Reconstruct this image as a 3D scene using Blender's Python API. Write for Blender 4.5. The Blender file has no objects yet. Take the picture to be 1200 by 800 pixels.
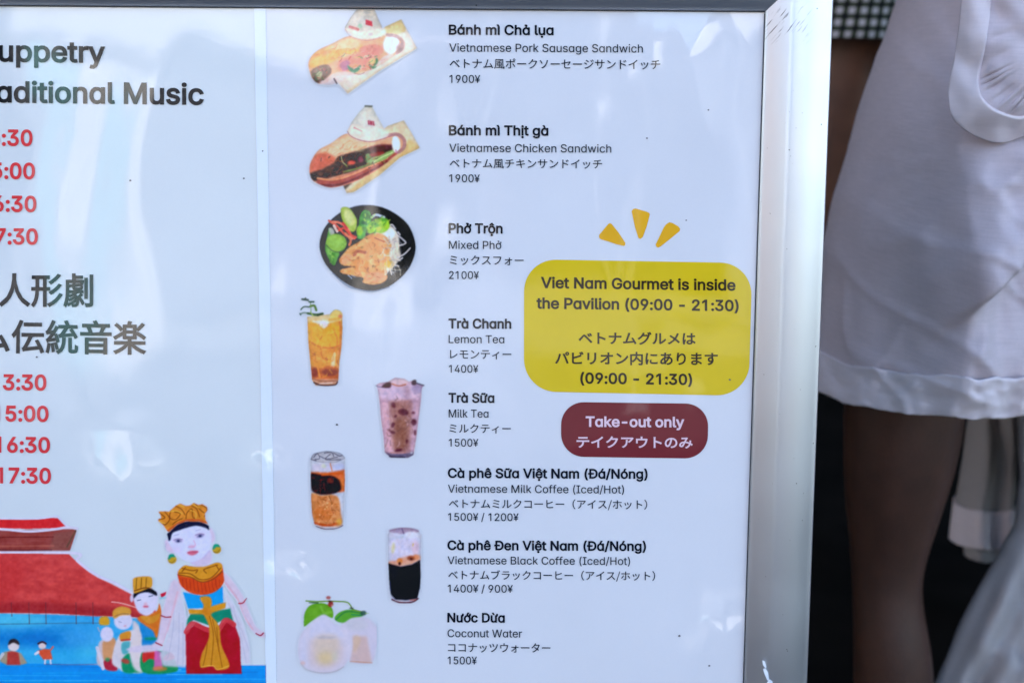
import bpy, bmesh, math, random, os
import numpy as np
from mathutils import Vector, Matrix, noise as mnoise
random.seed(7); RNG = np.random.default_rng(11)
R = math.radians
scene = bpy.context.scene
COL = scene.collection

# ------------------------------------------------------------------ camera, sky, sun, exposure
FPX = 1667.0; DIST = 0.867
PITCH, LEAN, ROLL = R(12.07), R(4.0), R(0.45)
O = Vector((0.0, 0.0, 0.54))                       # where the optical axis meets the board
fwd = Vector((0, math.cos(PITCH), -math.sin(PITCH)))
rt0 = Vector((1, 0, 0)); up0 = rt0.cross(fwd)
rt = rt0 * math.cos(ROLL) + up0 * math.sin(ROLL)
up = up0 * math.cos(ROLL) - rt0 * math.sin(ROLL)
CAM = O - fwd * DIST
cam = bpy.data.cameras.new('camera'); camo = bpy.data.objects.new('camera', cam); COL.objects.link(camo)
camo.matrix_world = Matrix(((rt.x, up.x, -fwd.x, CAM.x), (rt.y, up.y, -fwd.y, CAM.y), (rt.z, up.z, -fwd.z, CAM.z), (0, 0, 0, 1)))
cam.sensor_width = 36; cam.lens = FPX / 1200 * 36; cam.clip_start = 0.02; cam.clip_end = 600
cam.dof.use_dof = True; cam.dof.focus_distance = DIST; cam.dof.aperture_fstop = 7.5
scene.camera = camo
SUN_EL, SUN_AZ = R(42), R(12)                      # azimuth measured from +Y towards +X
w = bpy.data.worlds.new('World'); scene.world = w; w.use_nodes = True
nt = w.node_tree; bg = nt.nodes['Background']
sky = nt.nodes.new('ShaderNodeTexSky'); sky.sky_type = 'NISHITA'; sky.sun_disc = False
sky.sun_elevation = SUN_EL; sky.sun_rotation = SUN_AZ; sky.air_density = 1.0; sky.dust_density = 1.2; sky.ozone_density = 1.0
nt.links.new(sky.outputs[0], bg.inputs[0]); bg.inputs[1].default_value = 0.15
sun = bpy.data.lights.new('sun', 'SUN'); sun.energy = 4.0; sun.angle = R(0.5); sun.color = (1, .93, .84)
suno = bpy.data.objects.new('sun', sun); COL.objects.link(suno)
sdir = Vector((math.sin(SUN_AZ) * math.cos(SUN_EL), math.cos(SUN_AZ) * math.cos(SUN_EL), math.sin(SUN_EL)))
suno.rotation_euler = sdir.to_track_quat('Z', 'Y').to_euler(); suno.location = (0, 6, 9)
vs = scene.view_settings; vs.view_transform = 'Standard'; vs.look = 'None'; vs.gamma = 1.0; vs.exposure = 2.26
scene.cycles.max_bounces = 8; scene.cycles.use_denoising = True

# ------------------------------------------------------------------ board frame of reference
Xb = Vector((1, 0, 0)); Vb = Vector((0, math.sin(LEAN), math.cos(LEAN))); Nb = Vector((0, -math.cos(LEAN), math.sin(LEAN)))
def ray(px, py): return (fwd * FPX + rt * (px - 600) + up * (400 - py)).normalized()
def uv(px, py):                                    # photograph pixel -> millimetre-true coordinates on the board's plane
    d = ray(px, py); t = (O - CAM).dot(Nb) / d.dot(Nb); p = CAM + d * t - O
    return p.dot(Xb), p.dot(Vb)
def uv_np(pts):
    p = np.asarray(pts, float)
    f, r_, u_ = (np.array(v) for v in (fwd, rt, up))
    d = f[None] * FPX + r_[None] * (p[:, :1] - 600) + u_[None] * (400 - p[:, 1:2])
    n = np.array(Nb); t = float((O - CAM).dot(Nb)) / (d @ n)
    q = np.array(CAM) + d * t[:, None] - np.array(O)
    return np.stack([q @ np.array(Xb), q @ np.array(Vb)], 1)
BM = Matrix(((Xb.x, Vb.x, Nb.x, O.x), (Xb.y, Vb.y, Nb.y, O.y), (Xb.z, Vb.z, Nb.z, O.z), (0, 0, 0, 1)))
def at_y(px, py, y):                               # point seen at a pixel, on the upright plane at depth y
    d = ray(px, py); return CAM + d * ((y - CAM.y) / d.y)

# ------------------------------------------------------------------ helpers
def lin(c):
    c = np.asarray(c, float) / 255
    return np.where(c <= .04045, c / 12.92, ((c + .055) / 1.055) ** 2.4)
PAPER = np.array((.795, .765, .775))
ILL = lin((198, 212, 240)) / PAPER
def printed(c):                                    # a print colour from how it looks in that light
    return np.clip((lin(c) - np.array((.008, .010, .014))) / ILL, .004, .92)
def tag(o, label=None, cat=None, group=None, kind=None):
    if label: o['label'] = label
    if cat: o['category'] = cat
    if group: o['group'] = group
    if kind: o['kind'] = kind
    return o
def mesh_obj(name, me, mat, parent=None):
    o = bpy.data.objects.new(name, me); COL.objects.link(o)
    if mat: me.materials.append(mat)
    if parent: o.parent = parent
    return o
def from_py(name, v, f, mat, parent=None, smooth=False):
    me = bpy.data.meshes.new(name); me.from_pydata([tuple(x) for x in v], [], f); me.update()
    if smooth: me.shade_smooth()
    return mesh_obj(name, me, mat, parent)
def empty(name, loc=(0, 0, 0)):
    o = bpy.data.objects.new(name, None); COL.objects.link(o); o.location = loc; o.empty_display_size = .05; return o
def box_bm(bm, c, s, rot=None):
    r = bmesh.ops.create_cube(bm, size=1)
    for v in r['verts']:
        p = Vector((v.co.x * s[0], v.co.y * s[1], v.co.z * s[2]))
        if rot: p = rot @ p
        v.co = p + Vector(c)
def bm_obj(name, bm, mat, parent=None, smooth=False, bevel=0):
    me = bpy.data.meshes.new(name); bm.to_mesh(me); bm.free()
    if smooth: me.shade_smooth()
    o = mesh_obj(name, me, mat, parent)
    if bevel:
        m = o.modifiers.new('bevel', 'BEVEL'); m.width = bevel; m.segments = 2
    return o
def box(name, c, s, mat, parent=None, bevel=0):
    bm = bmesh.new(); box_bm(bm, c, s); return bm_obj(name, bm, mat, parent, bevel=bevel)
def crom(p, closed=True, n=6):
    p = [np.array(x, float) for x in p]; out = []; N_ = len(p)
    for i in range(N_ if closed else N_ - 1):
        g_ = (lambda j: p[j % N_]) if closed else (lambda j: p[min(max(j, 0), N_ - 1)])
        a, b, c, d = g_(i - 1), g_(i), g_(i + 1), g_(i + 2)
        for j in range(n):
            t = j / n; out.append(.5 * ((2 * b) + (c - a) * t + (2 * a - 5 * b + 4 * c - d) * t * t + (-a + 3 * b - 3 * c + d) * t ** 3))
    if not closed: out.append(p[-1])
    return np.array(out)
class N:                                           # little node helper
    def __init__(s, name):
        s.m = bpy.data.materials.new(name); s.m.use_nodes = True; s.t = s.m.node_tree; s.b = s.t.nodes['Principled BSDF']
    def n(s, typ, **k):
        x = s.t.nodes.new(typ)
        for a, b in k.items():
            if a in x.inputs: x.inputs[a].default_value = b
            else: setattr(x, a, b)
        return x
    def l(s, a, b): s.t.links.new(a, b)
def noise_mat(name, c1, c2, scale=8, rough=.7, bump=.0, bscale=60, detail=6, stretch=None, metallic=0, spec=.5):
    k = N(name); tc = k.n('ShaderNodeTexCoord'); src = tc.outputs['Object']
    if stretch:
        mp = k.n('ShaderNodeMapping'); mp.inputs['Scale'].default_value = stretch; k.l(src, mp.inputs[0]); src = mp.outputs[0]
    no = k.n('ShaderNodeTexNoise', Scale=scale, Detail=detail); k.l(src, no.inputs['Vector'])
    cr = k.n('ShaderNodeValToRGB'); cr.color_ramp.elements[0].color = (*c1, 1); cr.color_ramp.elements[1].color = (*c2, 1)
    cr.color_ramp.elements[0].position = .35; cr.color_ramp.elements[1].position = .65
    k.l(no.outputs['Fac'], cr.inputs[0]); k.l(cr.outputs[0], k.b.inputs['Base Color'])
    k.b.inputs['Roughness'].default_value = rough; k.b.inputs['Metallic'].default_value = metallic
    k.b.inputs['Specular IOR Level'].default_value = spec
    if bump:
        n2 = k.n('ShaderNodeTexNoise', Scale=bscale, Detail=6); k.l(src, n2.inputs['Vector'])
        bp = k.n('ShaderNodeBump', Strength=bump, Distance=.002); k.l(n2.outputs['Fac'], bp.inputs['Height']); k.l(bp.outputs[0], k.b.inputs['Normal'])
    return k.m

# gloss of the laminate: one undulating film over every print, so the same wave runs through paper and lettering
def laminate(k):
    b = k.b; b.inputs['Roughness'].default_value = .55; b.inputs['Specular IOR Level'].default_value = .03
    b.inputs['Coat Weight'].default_value = 1.0; b.inputs['Coat Roughness'].default_value = .05; b.inputs['Coat IOR'].default_value = 1.52
    ge = k.n('ShaderNodeNewGeometry')
    mp = k.n('ShaderNodeMapping'); mp.inputs['Scale'].default_value = (1.0, 1.0, .55); k.l(ge.outputs['Position'], mp.inputs[0])
    n1 = k.n('ShaderNodeTexNoise', Scale=9, Detail=1.5, Distortion=.4); k.l(mp.outputs[0], n1.inputs['Vector'])
    n2 = k.n('ShaderNodeTexNoise', Scale=60, Detail=2); k.l(ge.outputs['Position'], n2.inputs['Vector'])
    m = k.n('ShaderNodeMath', operation='MULTIPLY_ADD'); k.l(n2.outputs['Fac'], m.inputs[0]); m.inputs[1].default_value = .012; k.l(n1.outputs['Fac'], m.inputs[2])
    # creases of the film in the two right hand corners
    total = m.outputs[0]
    for (px, py, rad, ang, amp) in ((800, 75, .055, 35, .9), (838, 768, .055, -40, 4.0), (135, 580, .045, 80, 1.9), (343, 690, .028, 60, 2.6), (310, 552, .020, 20, 1.5)):
        u_, v_ = uv(px, py); c = BM @ Vector((u_, v_, 0))
        sb = k.n('ShaderNodeVectorMath', operation='DISTANCE'); k.l(ge.outputs['Position'], sb.inputs[0]); sb.inputs[1].default_value = c
        mr = k.n('ShaderNodeMapRange'); mr.interpolation_type = 'SMOOTHSTEP'
        mr.inputs['From Min'].default_value = 0; mr.inputs['From Max'].default_value = rad; mr.inputs['To Min'].default_value = amp; mr.inputs['To Max'].default_value = 0
        k.l(sb.outputs['Value'], mr.inputs['Value'])
        rm = k.n('ShaderNodeMapping'); rm.inputs['Rotation'].default_value = (0, R(ang), 0); rm.inputs['Scale'].default_value = (1.0, 1, .3); k.l(ge.outputs['Position'], rm.inputs[0])
        vo = k.n('ShaderNodeTexVoronoi', Scale=38.0); vo.feature = 'F1'; k.l(rm.outputs[0], vo.inputs['Vector'])
        mm = k.n('ShaderNodeMath', operation='MULTIPLY_ADD'); k.l(vo.outputs['Distance'], mm.inputs[0]); k.l(mr.outputs[0], mm.inputs[1]); k.l(total, mm.inputs[2]); total = mm.outputs[0]
    bp = k.n('ShaderNodeBump', Strength=1.0, Distance=.0030); k.l(total, bp.inputs['Height'])
    k.l(bp.outputs[0], b.inputs['Coat Normal'])
_ink = {}
def ink(c):
    c = tuple(c)
    if c not in _ink:
        k = N('printed_ink'); a = printed(c)
        ge = k.n('ShaderNodeNewGeometry'); no = k.n('ShaderNodeTexNoise', Scale=45, Detail=5); k.l(ge.outputs['Position'], no.inputs['Vector'])
        mx = k.n('ShaderNodeMix', data_type='RGBA'); k.l(no.outputs['Fac'], mx.inputs[0])
        mx.inputs[6].default_value = (*(a * .93), 1); mx.inputs[7].default_value = (*np.minimum(a * 1.07, .95), 1)
        k.l(mx.outputs[2], k.b.inputs['Base Color']); laminate(k); _ink[c] = k.m
    return _ink[c]
def paper_mat(name, a):
    k = N(name); ge = k.n('ShaderNodeNewGeometry')
    n1 = k.n('ShaderNodeTexNoise', Scale=14, Detail=6); k.l(ge.outputs['Position'], n1.inputs['Vector'])
    n2 = k.n('ShaderNodeTexNoise', Scale=900, Detail=3); k.l(ge.outputs['Position'], n2.inputs['Vector'])
    ad = k.n('ShaderNodeMath', operation='MULTIPLY_ADD'); k.l(n2.outputs['Fac'], ad.inputs[0]); ad.inputs[1].default_value = .35; k.l(n1.outputs['Fac'], ad.inputs[2])
    cr = k.n('ShaderNodeValToRGB'); cr.color_ramp.elements[0].position = .4; cr.color_ramp.elements[1].position = .95
    cr.color_ramp.elements[0].color = (*(np.array(a) * .965), 1); cr.color_ramp.elements[1].color = (*np.minimum(np.array(a) * 1.02, .95), 1)
    k.l(ad.outputs[0], cr.inputs[0]); k.l(cr.outputs[0], k.b.inputs['Base Color']); laminate(k); return k.m
M_POSTER = paper_mat('poster_paper', PAPER)
M_POSTER_L = paper_mat('show_poster_paper', (.79, .785, .76))
M_BACK = paper_mat('backing_paper', (.86, .885, .92))
kp = N('printed_picture'); at = kp.n('ShaderNodeAttribute'); at.attribute_name = 'Col'; kp.l(at.outputs['Color'], kp.b.inputs['Base Color']); laminate(kp); M_PIC = kp.m

# brushed aluminium with dirt and scratches
def alu():
    k = N('brushed_aluminium'); ge = k.n('ShaderNodeTexCoord')
    k.b.inputs['Metallic'].default_value = 1.0; k.b.inputs['Base Color'].default_value = (.60, .615, .64, 1)
    mp = k.n('ShaderNodeMapping'); mp.inputs['Scale'].default_value = (900, 900, 900); k.l(ge.outputs['Object'], mp.inputs[0])
    n1 = k.n('ShaderNodeTexNoise', Scale=1, Detail=2); k.l(mp.outputs[0], n1.inputs['Vector'])
    n2 = k.n('ShaderNodeTexNoise', Scale=22, Detail=8); k.l(ge.outputs['Object'], n2.inputs['Vector'])
    mr = k.n('ShaderNodeMapRange'); mr.inputs['To Min'].default_value = .27; mr.inputs['To Max'].default_value = .42
    k.l(n2.outputs['Fac'], mr.inputs['Value']); k.l(mr.outputs[0], k.b.inputs['Roughness'])
    # short dark scratches near the mitred corner
    u_, v_ = uv(915, 28)
    r0 = k.n('ShaderNodeMapping'); r0.inputs['Rotation'].default_value = (0, 0, R(-52)); k.l(ge.outputs['Object'], r0.inputs[0]); rm = k.n('ShaderNodeMapping'); rm.inputs['Scale'].default_value = (90, 900, 1); k.l(r0.outputs[0], rm.inputs[0])
    n3 = k.n('ShaderNodeTexNoise', Scale=1.0, Detail=3); k.l(rm.outputs[0], n3.inputs['Vector'])
    ds = k.n('ShaderNodeVectorMath', operation='DISTANCE'); k.l(ge.outputs['Object'], ds.inputs[0]); ds.inputs[1].default_value = (u_, v_, .008)
    m1 = k.n('ShaderNodeMapRange'); m1.inputs['From Min'].default_value = .006; m1.inputs['From Max'].default_value = .02; m1.inputs['To Min'].default_value = 1; m1.inputs['To Max'].default_value = 0
    k.l(ds.outputs['Value'], m1.inputs['Value'])
    m2 = k.n('ShaderNodeMapRange'); m2.inputs['From Min'].default_value = .60; m2.inputs['From Max'].default_value = .68; k.l(n3.outputs['Fac'], m2.inputs['Value'])
    mu = k.n('ShaderNodeMath', operation='MULTIPLY'); k.l(m1.outputs[0], mu.inputs[0]); k.l(m2.outputs[0], mu.inputs[1])
    # specks of grime everywhere
    n4 = k.n('ShaderNodeTexNoise', Scale=420, Detail=1); k.l(ge.outputs['Object'], n4.inputs['Vector'])
    m4 = k.n('ShaderNodeMapRange'); m4.inputs['From Min'].default_value = .79; m4.inputs['From Max'].default_value = .82; k.l(n4.outputs['Fac'], m4.inputs['Value'])
    mxx = k.n('ShaderNodeMath', operation='MAXIMUM'); k.l(mu.outputs[0], mxx.inputs[0]); k.l(m4.outputs[0], mxx.inputs[1])
    mc = k.n('ShaderNodeMix', data_type='RGBA'); mc.inputs[6].default_value = (.60, .615, .64, 1); mc.inputs[7].default_value = (.16, .15, .15, 1)
    k.l(mxx.outputs[0], mc.inputs[0]); k.l(mc.outputs[2], k.b.inputs['Base Color'])
    bp = k.n('ShaderNodeBump', Strength=.06, Distance=.0005); k.l(n1.outputs['Fac'], bp.inputs['Height']); k.l(bp.outputs[0], k.b.inputs['Normal'])
    return k.m
M_ALU = alu()
M_DARKFRAME = noise_mat('dark_rear_and_lip_shade', (.02, .02, .025), (.035, .035, .04), 40, .5)  # near-black of the rear panel, also the painted shade at the lip

# ------------------------------------------------------------------ setting
M_PAVE = noise_mat('pale_paving', (.20, .20, .20), (.30, .30, .29), 3, .85, .3, 40)
M_DARK_GROUND = noise_mat('dark_ground', (.045, .046, .05), (.075, .075, .08), 12, .9, .4, 300)
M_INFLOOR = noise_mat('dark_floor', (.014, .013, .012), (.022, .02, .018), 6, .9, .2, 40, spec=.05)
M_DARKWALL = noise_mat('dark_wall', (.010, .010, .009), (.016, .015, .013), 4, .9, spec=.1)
M_SHADE_WALL = noise_mat('shade_wall_render', (.35, .33, .30), (.42, .40, .37), 3, .85, .2, 30)
M_WHITE = noise_mat('white_canvas', (.76, .75, .73), (.84, .83, .81), 5, .8)
M_WARM = noise_mat('warm_render', (.62, .50, .44), (.72, .60, .54), 2, .85, .2, 30)
M_PINK = noise_mat('pale_pink_canvas', (.78, .68, .68), (.86, .76, .76), 5, .8)
M_TEAL = noise_mat('teal_cladding', (.25, .55, .58), (.32, .64, .66), 3, .7)
M_STEEL = noise_mat('painted_steel', (.35, .36, .38), (.45, .46, .48), 12, .5)
M_LEAF = noise_mat('leaf_green', (.018, .024, .016), (.045, .055, .035), 9, .6)
M_BARK = noise_mat('bark', (.10, .075, .05), (.17, .13, .09), 20, .9, .5, 60)

g = from_py('ground', [(-120, -120, 0), (120, -120, 0), (120, 120, 0), (-120, 120, 0)], [(0, 1, 2, 3)], M_PAVE); tag(g, kind='structure')
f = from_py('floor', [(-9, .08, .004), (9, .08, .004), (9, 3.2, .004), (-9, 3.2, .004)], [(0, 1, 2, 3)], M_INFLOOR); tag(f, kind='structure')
rd = from_py('dark_mirror_ground', [(-14, -6.2, .004), (14, -6.2, .004), (14, .08, .004), (-14, .08, .004)], [(0, 1, 2, 3)], M_DARK_GROUND); tag(rd, kind='structure')  # unseen dark ground added so aluminium and film mirror less light
pv = empty('pavilion', (0, 1.6, 0)); tag(pv, 'dark open fronted pavilion behind the people and the menu board', 'building')
def pbox(name, c, s, m):
    return box(name, (c[0], c[1] - 1.6, c[2]), s, m, pv)
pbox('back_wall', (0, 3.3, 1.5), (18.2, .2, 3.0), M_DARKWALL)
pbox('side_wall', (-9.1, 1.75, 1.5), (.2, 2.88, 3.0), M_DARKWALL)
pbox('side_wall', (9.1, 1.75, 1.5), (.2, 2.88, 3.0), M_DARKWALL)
ROOF_Z, ROOF_Y = 2.3, -.5  # front edge drawn forward, out of view, to cut high sky light
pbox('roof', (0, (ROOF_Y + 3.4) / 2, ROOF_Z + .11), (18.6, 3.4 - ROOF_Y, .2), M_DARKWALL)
pbox('shade_wall', (0, .9, 3.0), (18.6, .3, 1.18), M_SHADE_WALL)  # unseen wall added above the roof to keep the board in shade

# unseen things added behind the camera to shape glare in laminate and aluminium
def mirror_pt(px, py, ydepth):                     # where the mirrored view of a board pixel meets the plane y = ydepth
    d = ray(px, py); u_, v_ = uv(px, py); p = BM @ Vector((u_, v_, 0)); r_ = d - 2 * d.dot(Nb) * Nb
    return p + r_ * ((ydepth - p.y) / r_.y)
def tent(x, y, w, d, h, eave, label):  # unseen tent, added to show as a pale patch in the film
    t = empty('glare_tent', (x, y, 0)); tag(t, label, 'tent', 'unseen tents added for glare on the menu board')
    v = [(-w/2, -d/2, eave), (w/2, -d/2, eave), (w/2, d/2, eave), (-w/2, d/2, eave), (0, 0, h)]
    c = from_py('canopy', v, [(0, 1, 4), (1, 2, 4), (2, 3, 4), (3, 0, 4)], M_WHITE, t); s = c.modifiers.new('s', 'SOLIDIFY'); s.thickness = .02
    box('valance', (0, d/2 + .012, eave - .14), (w, .02, .28), M_WHITE, t)
    for sx in (-1, 1):
        for sy in (-1, 1): box('leg', (sx * (w/2 - .05), sy * (d/2 - .05), (eave - .02) / 2), (.05, .05, eave - .02), M_STEEL, t)
    box('back_curtain', (0, -d/2 - .015, eave / 2 - .1), (w - .1, .02, eave - .3), M_WHITE, t)
    return t
tent(-1.9, -9.0, 2.2, 2.2, 2.7, 2.0, 'unseen white pointed tent added for glare, on the left')
tent(2.5, -8.2, 2.0, 2.0, 2.9, 2.1, 'unseen white pointed tent added for glare, on the right')
fb = empty('warm_mirror_block', (-9.5, -9, 0)); tag(fb, 'unseen warm block added on the left for a pink reflection in the frame', 'building')  # unseen warm wall added to give the frame's inner facet a pink reflection
box('wall', (0, 0, 3), (3, 12, 6), M_WARM, fb)
for i in range(4):
    wdo = box('window', (1.52, -4.5 + i * 3, 2.6), (.06, 1.4, 1.6), M_STEEL, fb); box('pane', (.04, -4.5 + i * 3, 0), (.03, 1.25, 1.45), M_INFLOOR, wdo).location = (1.52, 0, 2.6)
def banner(name, x0px, x1px, ytop, ybot, yd, mat, label):  # unseen cloth sized through the mirrored view to put streaks of glare
    a, b = mirror_pt(x0px, ybot, yd), mirror_pt(x1px, ytop, yd); xm = (a.x + b.x) / 2; wd = abs(a.x - b.x); z0, z1 = max(a.z, .12), max(b.z, 1.2)
    t = empty(name, (xm, yd, 0)); tag(t, label, 'banner')
    n = 12; V = [(-wd / 2 + wd * i / n, .02 * math.sin(i * 1.1 + j), z0 + (z1 - z0) * j / 10) for j in range(11) for i in range(n + 1)]
    o = from_py('cloth_panel', V, [(j * 13 + i, j * 13 + i + 1, (j + 1) * 13 + i + 1, (j + 1) * 13 + i) for j in range(10) for i in range(12)], mat, t, True); o.modifiers.new('s', 'SOLIDIFY').thickness = .003
    box('pole', (-wd / 2 - .012, 0, (z1 + .05) / 2), (.02, .02, z1 + .05), M_STEEL, t); box('foot_plate', (-wd / 2 + .05, 0, .012), (.3, .3, .024), M_STEEL, t)
banner('glare_banner_white', 112, 160, 205, 470, -4.2, M_WHITE, 'unseen white banner added for glare on the menu board')
banner('glare_banner_teal', 66, 108, 360, 470, -4.2, M_TEAL, 'unseen teal banner added for glare on the menu board')
banner('glare_banner_white', 724, 800, 20, 150, -4.2, M_WHITE, 'unseen wide white banner added for glare on the right end of the menu board')
hd = empty('dark_backdrop_hedge', (0, -20, 0)); tag(hd, 'unseen dark hedge added as backdrop to hold glare down', 'hedge')  # unseen dark backdrop added to keep most of the mirrored view dark
box('core', (-6, -.8, 2.3), (30, 1.4, 4.6), M_LEAF, hd)
rg = np.random.default_rng(5); vv = []; ff = []
for i in range(9000):
    c = np.array([rg.uniform(-21, 9), rg.normal(0, .12), rg.uniform(0, 4.8)]); a = rg.normal(size=3); a /= np.linalg.norm(a); b_ = np.cross(a, rg.normal(size=3)); b_ /= np.linalg.norm(b_); k0 = len(vv); vv += [c - a * .14, c + b_ * .07, c + a * .14, c - b_ * .07]; ff.append((k0, k0 + 1, k0 + 2, k0 + 3))
from_py('leaves', vv, ff, M_LEAF, hd)
def sail(px_pts, yd, mat, label):  # unseen sheet outlined through the mirrored view to draw a glare patch
    P_ = [mirror_pt(x, y, yd) for x, y in crom(px_pts, True, 5)]; c = sum(P_, Vector()) / len(P_); t = empty('glare_sail', (c.x, yd, 0)); tag(t, label, 'glare sail', 'unseen pale sheets added for glare on the menu board')
    V = [(p.x - c.x, .10 * math.sin(i * .7), p.z) for i, p in enumerate(P_)]; n = len(V); o = from_py('cloth', V, [tuple(range(n))], mat, t); o.modifiers.new('s', 'SOLIDIFY').thickness = .01
    xs = [v[0] for v in V]; zs = [v[2] for v in V]
    for x in (min(xs) - .05, max(xs) + .05): box('post', (x, 0, (max(zs) + .1) / 2), (.05, .05, max(zs) + .1), M_STEEL, t)
sail([(190, 14), (240, 6), (520, 20), (500, 34), (420, 42), (360, 46), (300, 42), (240, 34), (205, 30)], -12, M_PINK, 'unseen pale pink sheet added for glare, the higher one')
sail([(130, 146), (160, 132), (215, 138), (270, 128), (306, 118), (345, 138), (385, 152), (410, 170), (380, 176), (340, 172), (305, 150), (260, 158), (205, 168), (165, 166)], -11, M_PINK, 'unseen pale pink sheet added for glare, lower with a curved edge')
def cloud_tree(x, y, h, rad, label):  # unseen dark tree added for contrast in the reflections
    t = empty('backdrop_tree', (x, y, 0)); tag(t, label, 'tree', 'unseen trees added as dark backdrop')
    bm = bmesh.new(); bmesh.ops.create_cone(bm, cap_ends=True, segments=10, radius1=.16, radius2=.07, depth=h * .6)
    for v in bm.verts: v.co.z += h * .3
    bm_obj('trunk', bm, M_BARK, t)
    n = 2600; rg = np.random.default_rng(int(x * 10) & 255); vv = []; ff = []
    cl = rg.normal(size=(26, 3)); cl /= np.linalg.norm(cl, axis=1)[:, None]; cl *= rad * rg.uniform(.3, .85, (26, 1))
    for i in range(n):
        c = cl[rg.integers(26)] + rg.normal(size=3) * rad * .2; c[2] = c[2] * .8 + h * .72
        a = rg.normal(size=3); a /= np.linalg.norm(a); b_ = np.cross(a, rg.normal(size=3)); b_ /= np.linalg.norm(b_); s = .13
        k0 = len(vv); vv += [c - a * s, c + b_ * s * .5, c + a * s, c - b_ * s * .5]; ff.append((k0, k0 + 1, k0 + 2, k0 + 3))
    from_py('crown', vv, ff, M_LEAF, t)
for i, (x, y, h, r_) in enumerate([(-5.2, -15, 4.6, 1.7), (-.3, -16, 4.4, 1.6), (3.9, -17, 5.2, 1.9), (8.5, -15, 4.8, 1.8)]):
    cloud_tree(x, y, h, r_, ['added dark leafy tree beyond the left tent', 'added dark leafy tree between the two tents', 'added tall leafy tree beyond the right tent', 'added leafy tree at the far right'][i])

# ------------------------------------------------------------------ lettering
FD = os.path.join(bpy.utils.resource_path('LOCAL'), 'datafiles', 'fonts')
FONTS = {}
for key, fn in (('lat', 'Inter.woff2'), ('cjk', 'Noto Sans CJK Regular.woff2')):
    try: FONTS[key] = bpy.data.fonts.load(os.path.join(FD, fn))
    except Exception: FONTS[key] = None
_tc = bpy.data.curves.new('type', 'FONT'); _to = bpy.data.objects.new('type', _tc); COL.objects.link(_to)
def raw(key, s):
    if FONTS[key]: _tc.font = FONTS[key]
    _tc.body = s; _tc.size = 1.0
    dg = bpy.context.evaluated_depsgraph_get(); dg.update()
    c = _to.to_curve(dg, apply_modifiers=False)
    out = [[(tuple(q.co[:2]), tuple(q.handle_left[:2]), tuple(q.handle_right[:2])) for q in sp.bezier_points] for sp in c.splines]
    _to.to_curve_clear(); return out
_gc = {}
def xmin(sps): return min(q[0][0] for sp in sps for q in sp)
def ymin(sp): return min(q[0][1] for q in sp)
def glyph(key, ch):
    if (key, ch) in _gc: return _gc[(key, ch)]
    bar0 = xmin(raw(key, '|')); nb = len(raw(key, '|'))
    full = raw(key, ch + '|'); adv = xmin(full[-nb:]) - bar0
    sp = [] if ch == ' ' else raw(key, ch)
    if key == 'lat' and ch in 'aáàảạ':              # the print's one-storey a, accents kept
        al = raw(key, 'ɑ')
        if ch != 'a':
            acc = [s for s in sp if ymin(s) > .39 or max(q[0][1] for q in s) < -.02]
            al = al + [[tuple((x + .016, y) for x, y in q) for q in s] for s in acc]
        sp = al; adv = xmin(raw(key, 'ɑ|')[-nb:]) - bar0
    if key == 'lat' and ch == '1' and len(sp) > 1: sp = [s for s in sp if max(q[0][1] for q in s) - ymin(s) > .3]; 
    _gc[(key, ch)] = (sp, adv); return _gc[(key, ch)]
def line_geometry(key, text, width, cap, bold, track=0.0):
    """outline mesh of a line, in pixels: x from 0 to width, baseline 0, y up"""
    x = 0; allsp = []; x_seen = []
    for ch in text:
        sp, adv = glyph(key, ch)
        for s in sp: allsp.append(([tuple((px + x, py) for px, py in q) for q in s], len(x_seen)))
        x_seen.append(1)
        x += adv + track
    if key == 'lat': sy = cap / .509; y0 = 0
    else: sy = cap / (EM * .93); y0 = CJK_Y0
    x0 = xmin([s for s, _ in allsp]); x1 = max(q[0][0] for s, _ in allsp for q in s); sx = (width - 2 * bold) / (x1 - x0)
    V = []; F = []
    for gi in sorted({g_ for _, g_ in allsp}):
        loops = [flatten([[((a - x0) * sx + bold, (b - y0) * sy) for a, b in q] for q in s]) for s, g_ in allsp if g_ == gi]
        areas = [float((l[:, 0] * np.roll(l[:, 1], -1) - l[:, 1] * np.roll(l[:, 0], -1)).sum()) for l in loops]; sg = 1 if max(areas, key=abs) > 0 else -1
        v, f = fill([grow(l, bold * sg) for l in loops]); k0 = len(V); V += v; F += [tuple(i + k0 for i in t) for t in f]
    return np.array(V), F
def flatten(sp, n=4):
    out = []
    for i in range(len(sp)):
        (p0, _, h0), (p1, h1, _) = sp[i], sp[(i + 1) % len(sp)]
        p0, h0, h1, p1 = (np.array(x) for x in (p0, h0, h1, p1)); straight = abs(np.cross(h0 - p0, p1 - p0)) + abs(np.cross(h1 - p0, p1 - p0)) < 1e-4
        for t in ([0] if straight else np.arange(n) / n): out.append((1 - t) ** 3 * p0 + 3 * (1 - t) ** 2 * t * h0 + 3 * (1 - t) * t * t * h1 + t ** 3 * p1)
    res = []
    for p in out:
        if not res or np.hypot(*(p - res[-1])) > .01: res.append(p)
    if len(res) > 1 and np.hypot(*(res[0] - res[-1])) <= .01: res.pop()
    return np.array(res)
def grow(l, d):
    if d == 0 or len(l) < 3: return l
    e = np.roll(l, -1, 0) - l; e /= np.maximum(np.hypot(e[:, 0], e[:, 1]), 1e-9)[:, None]; nrm = np.stack([e[:, 1], -e[:, 0]], 1); np_ = np.roll(nrm, 1, 0)
    m = nrm + np_; ml = np.maximum(np.hypot(m[:, 0], m[:, 1]), 1e-6); m /= ml[:, None]; c = np.maximum((m * nrm).sum(1), .6)
    return l + m * (d / c)[:, None]
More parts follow.
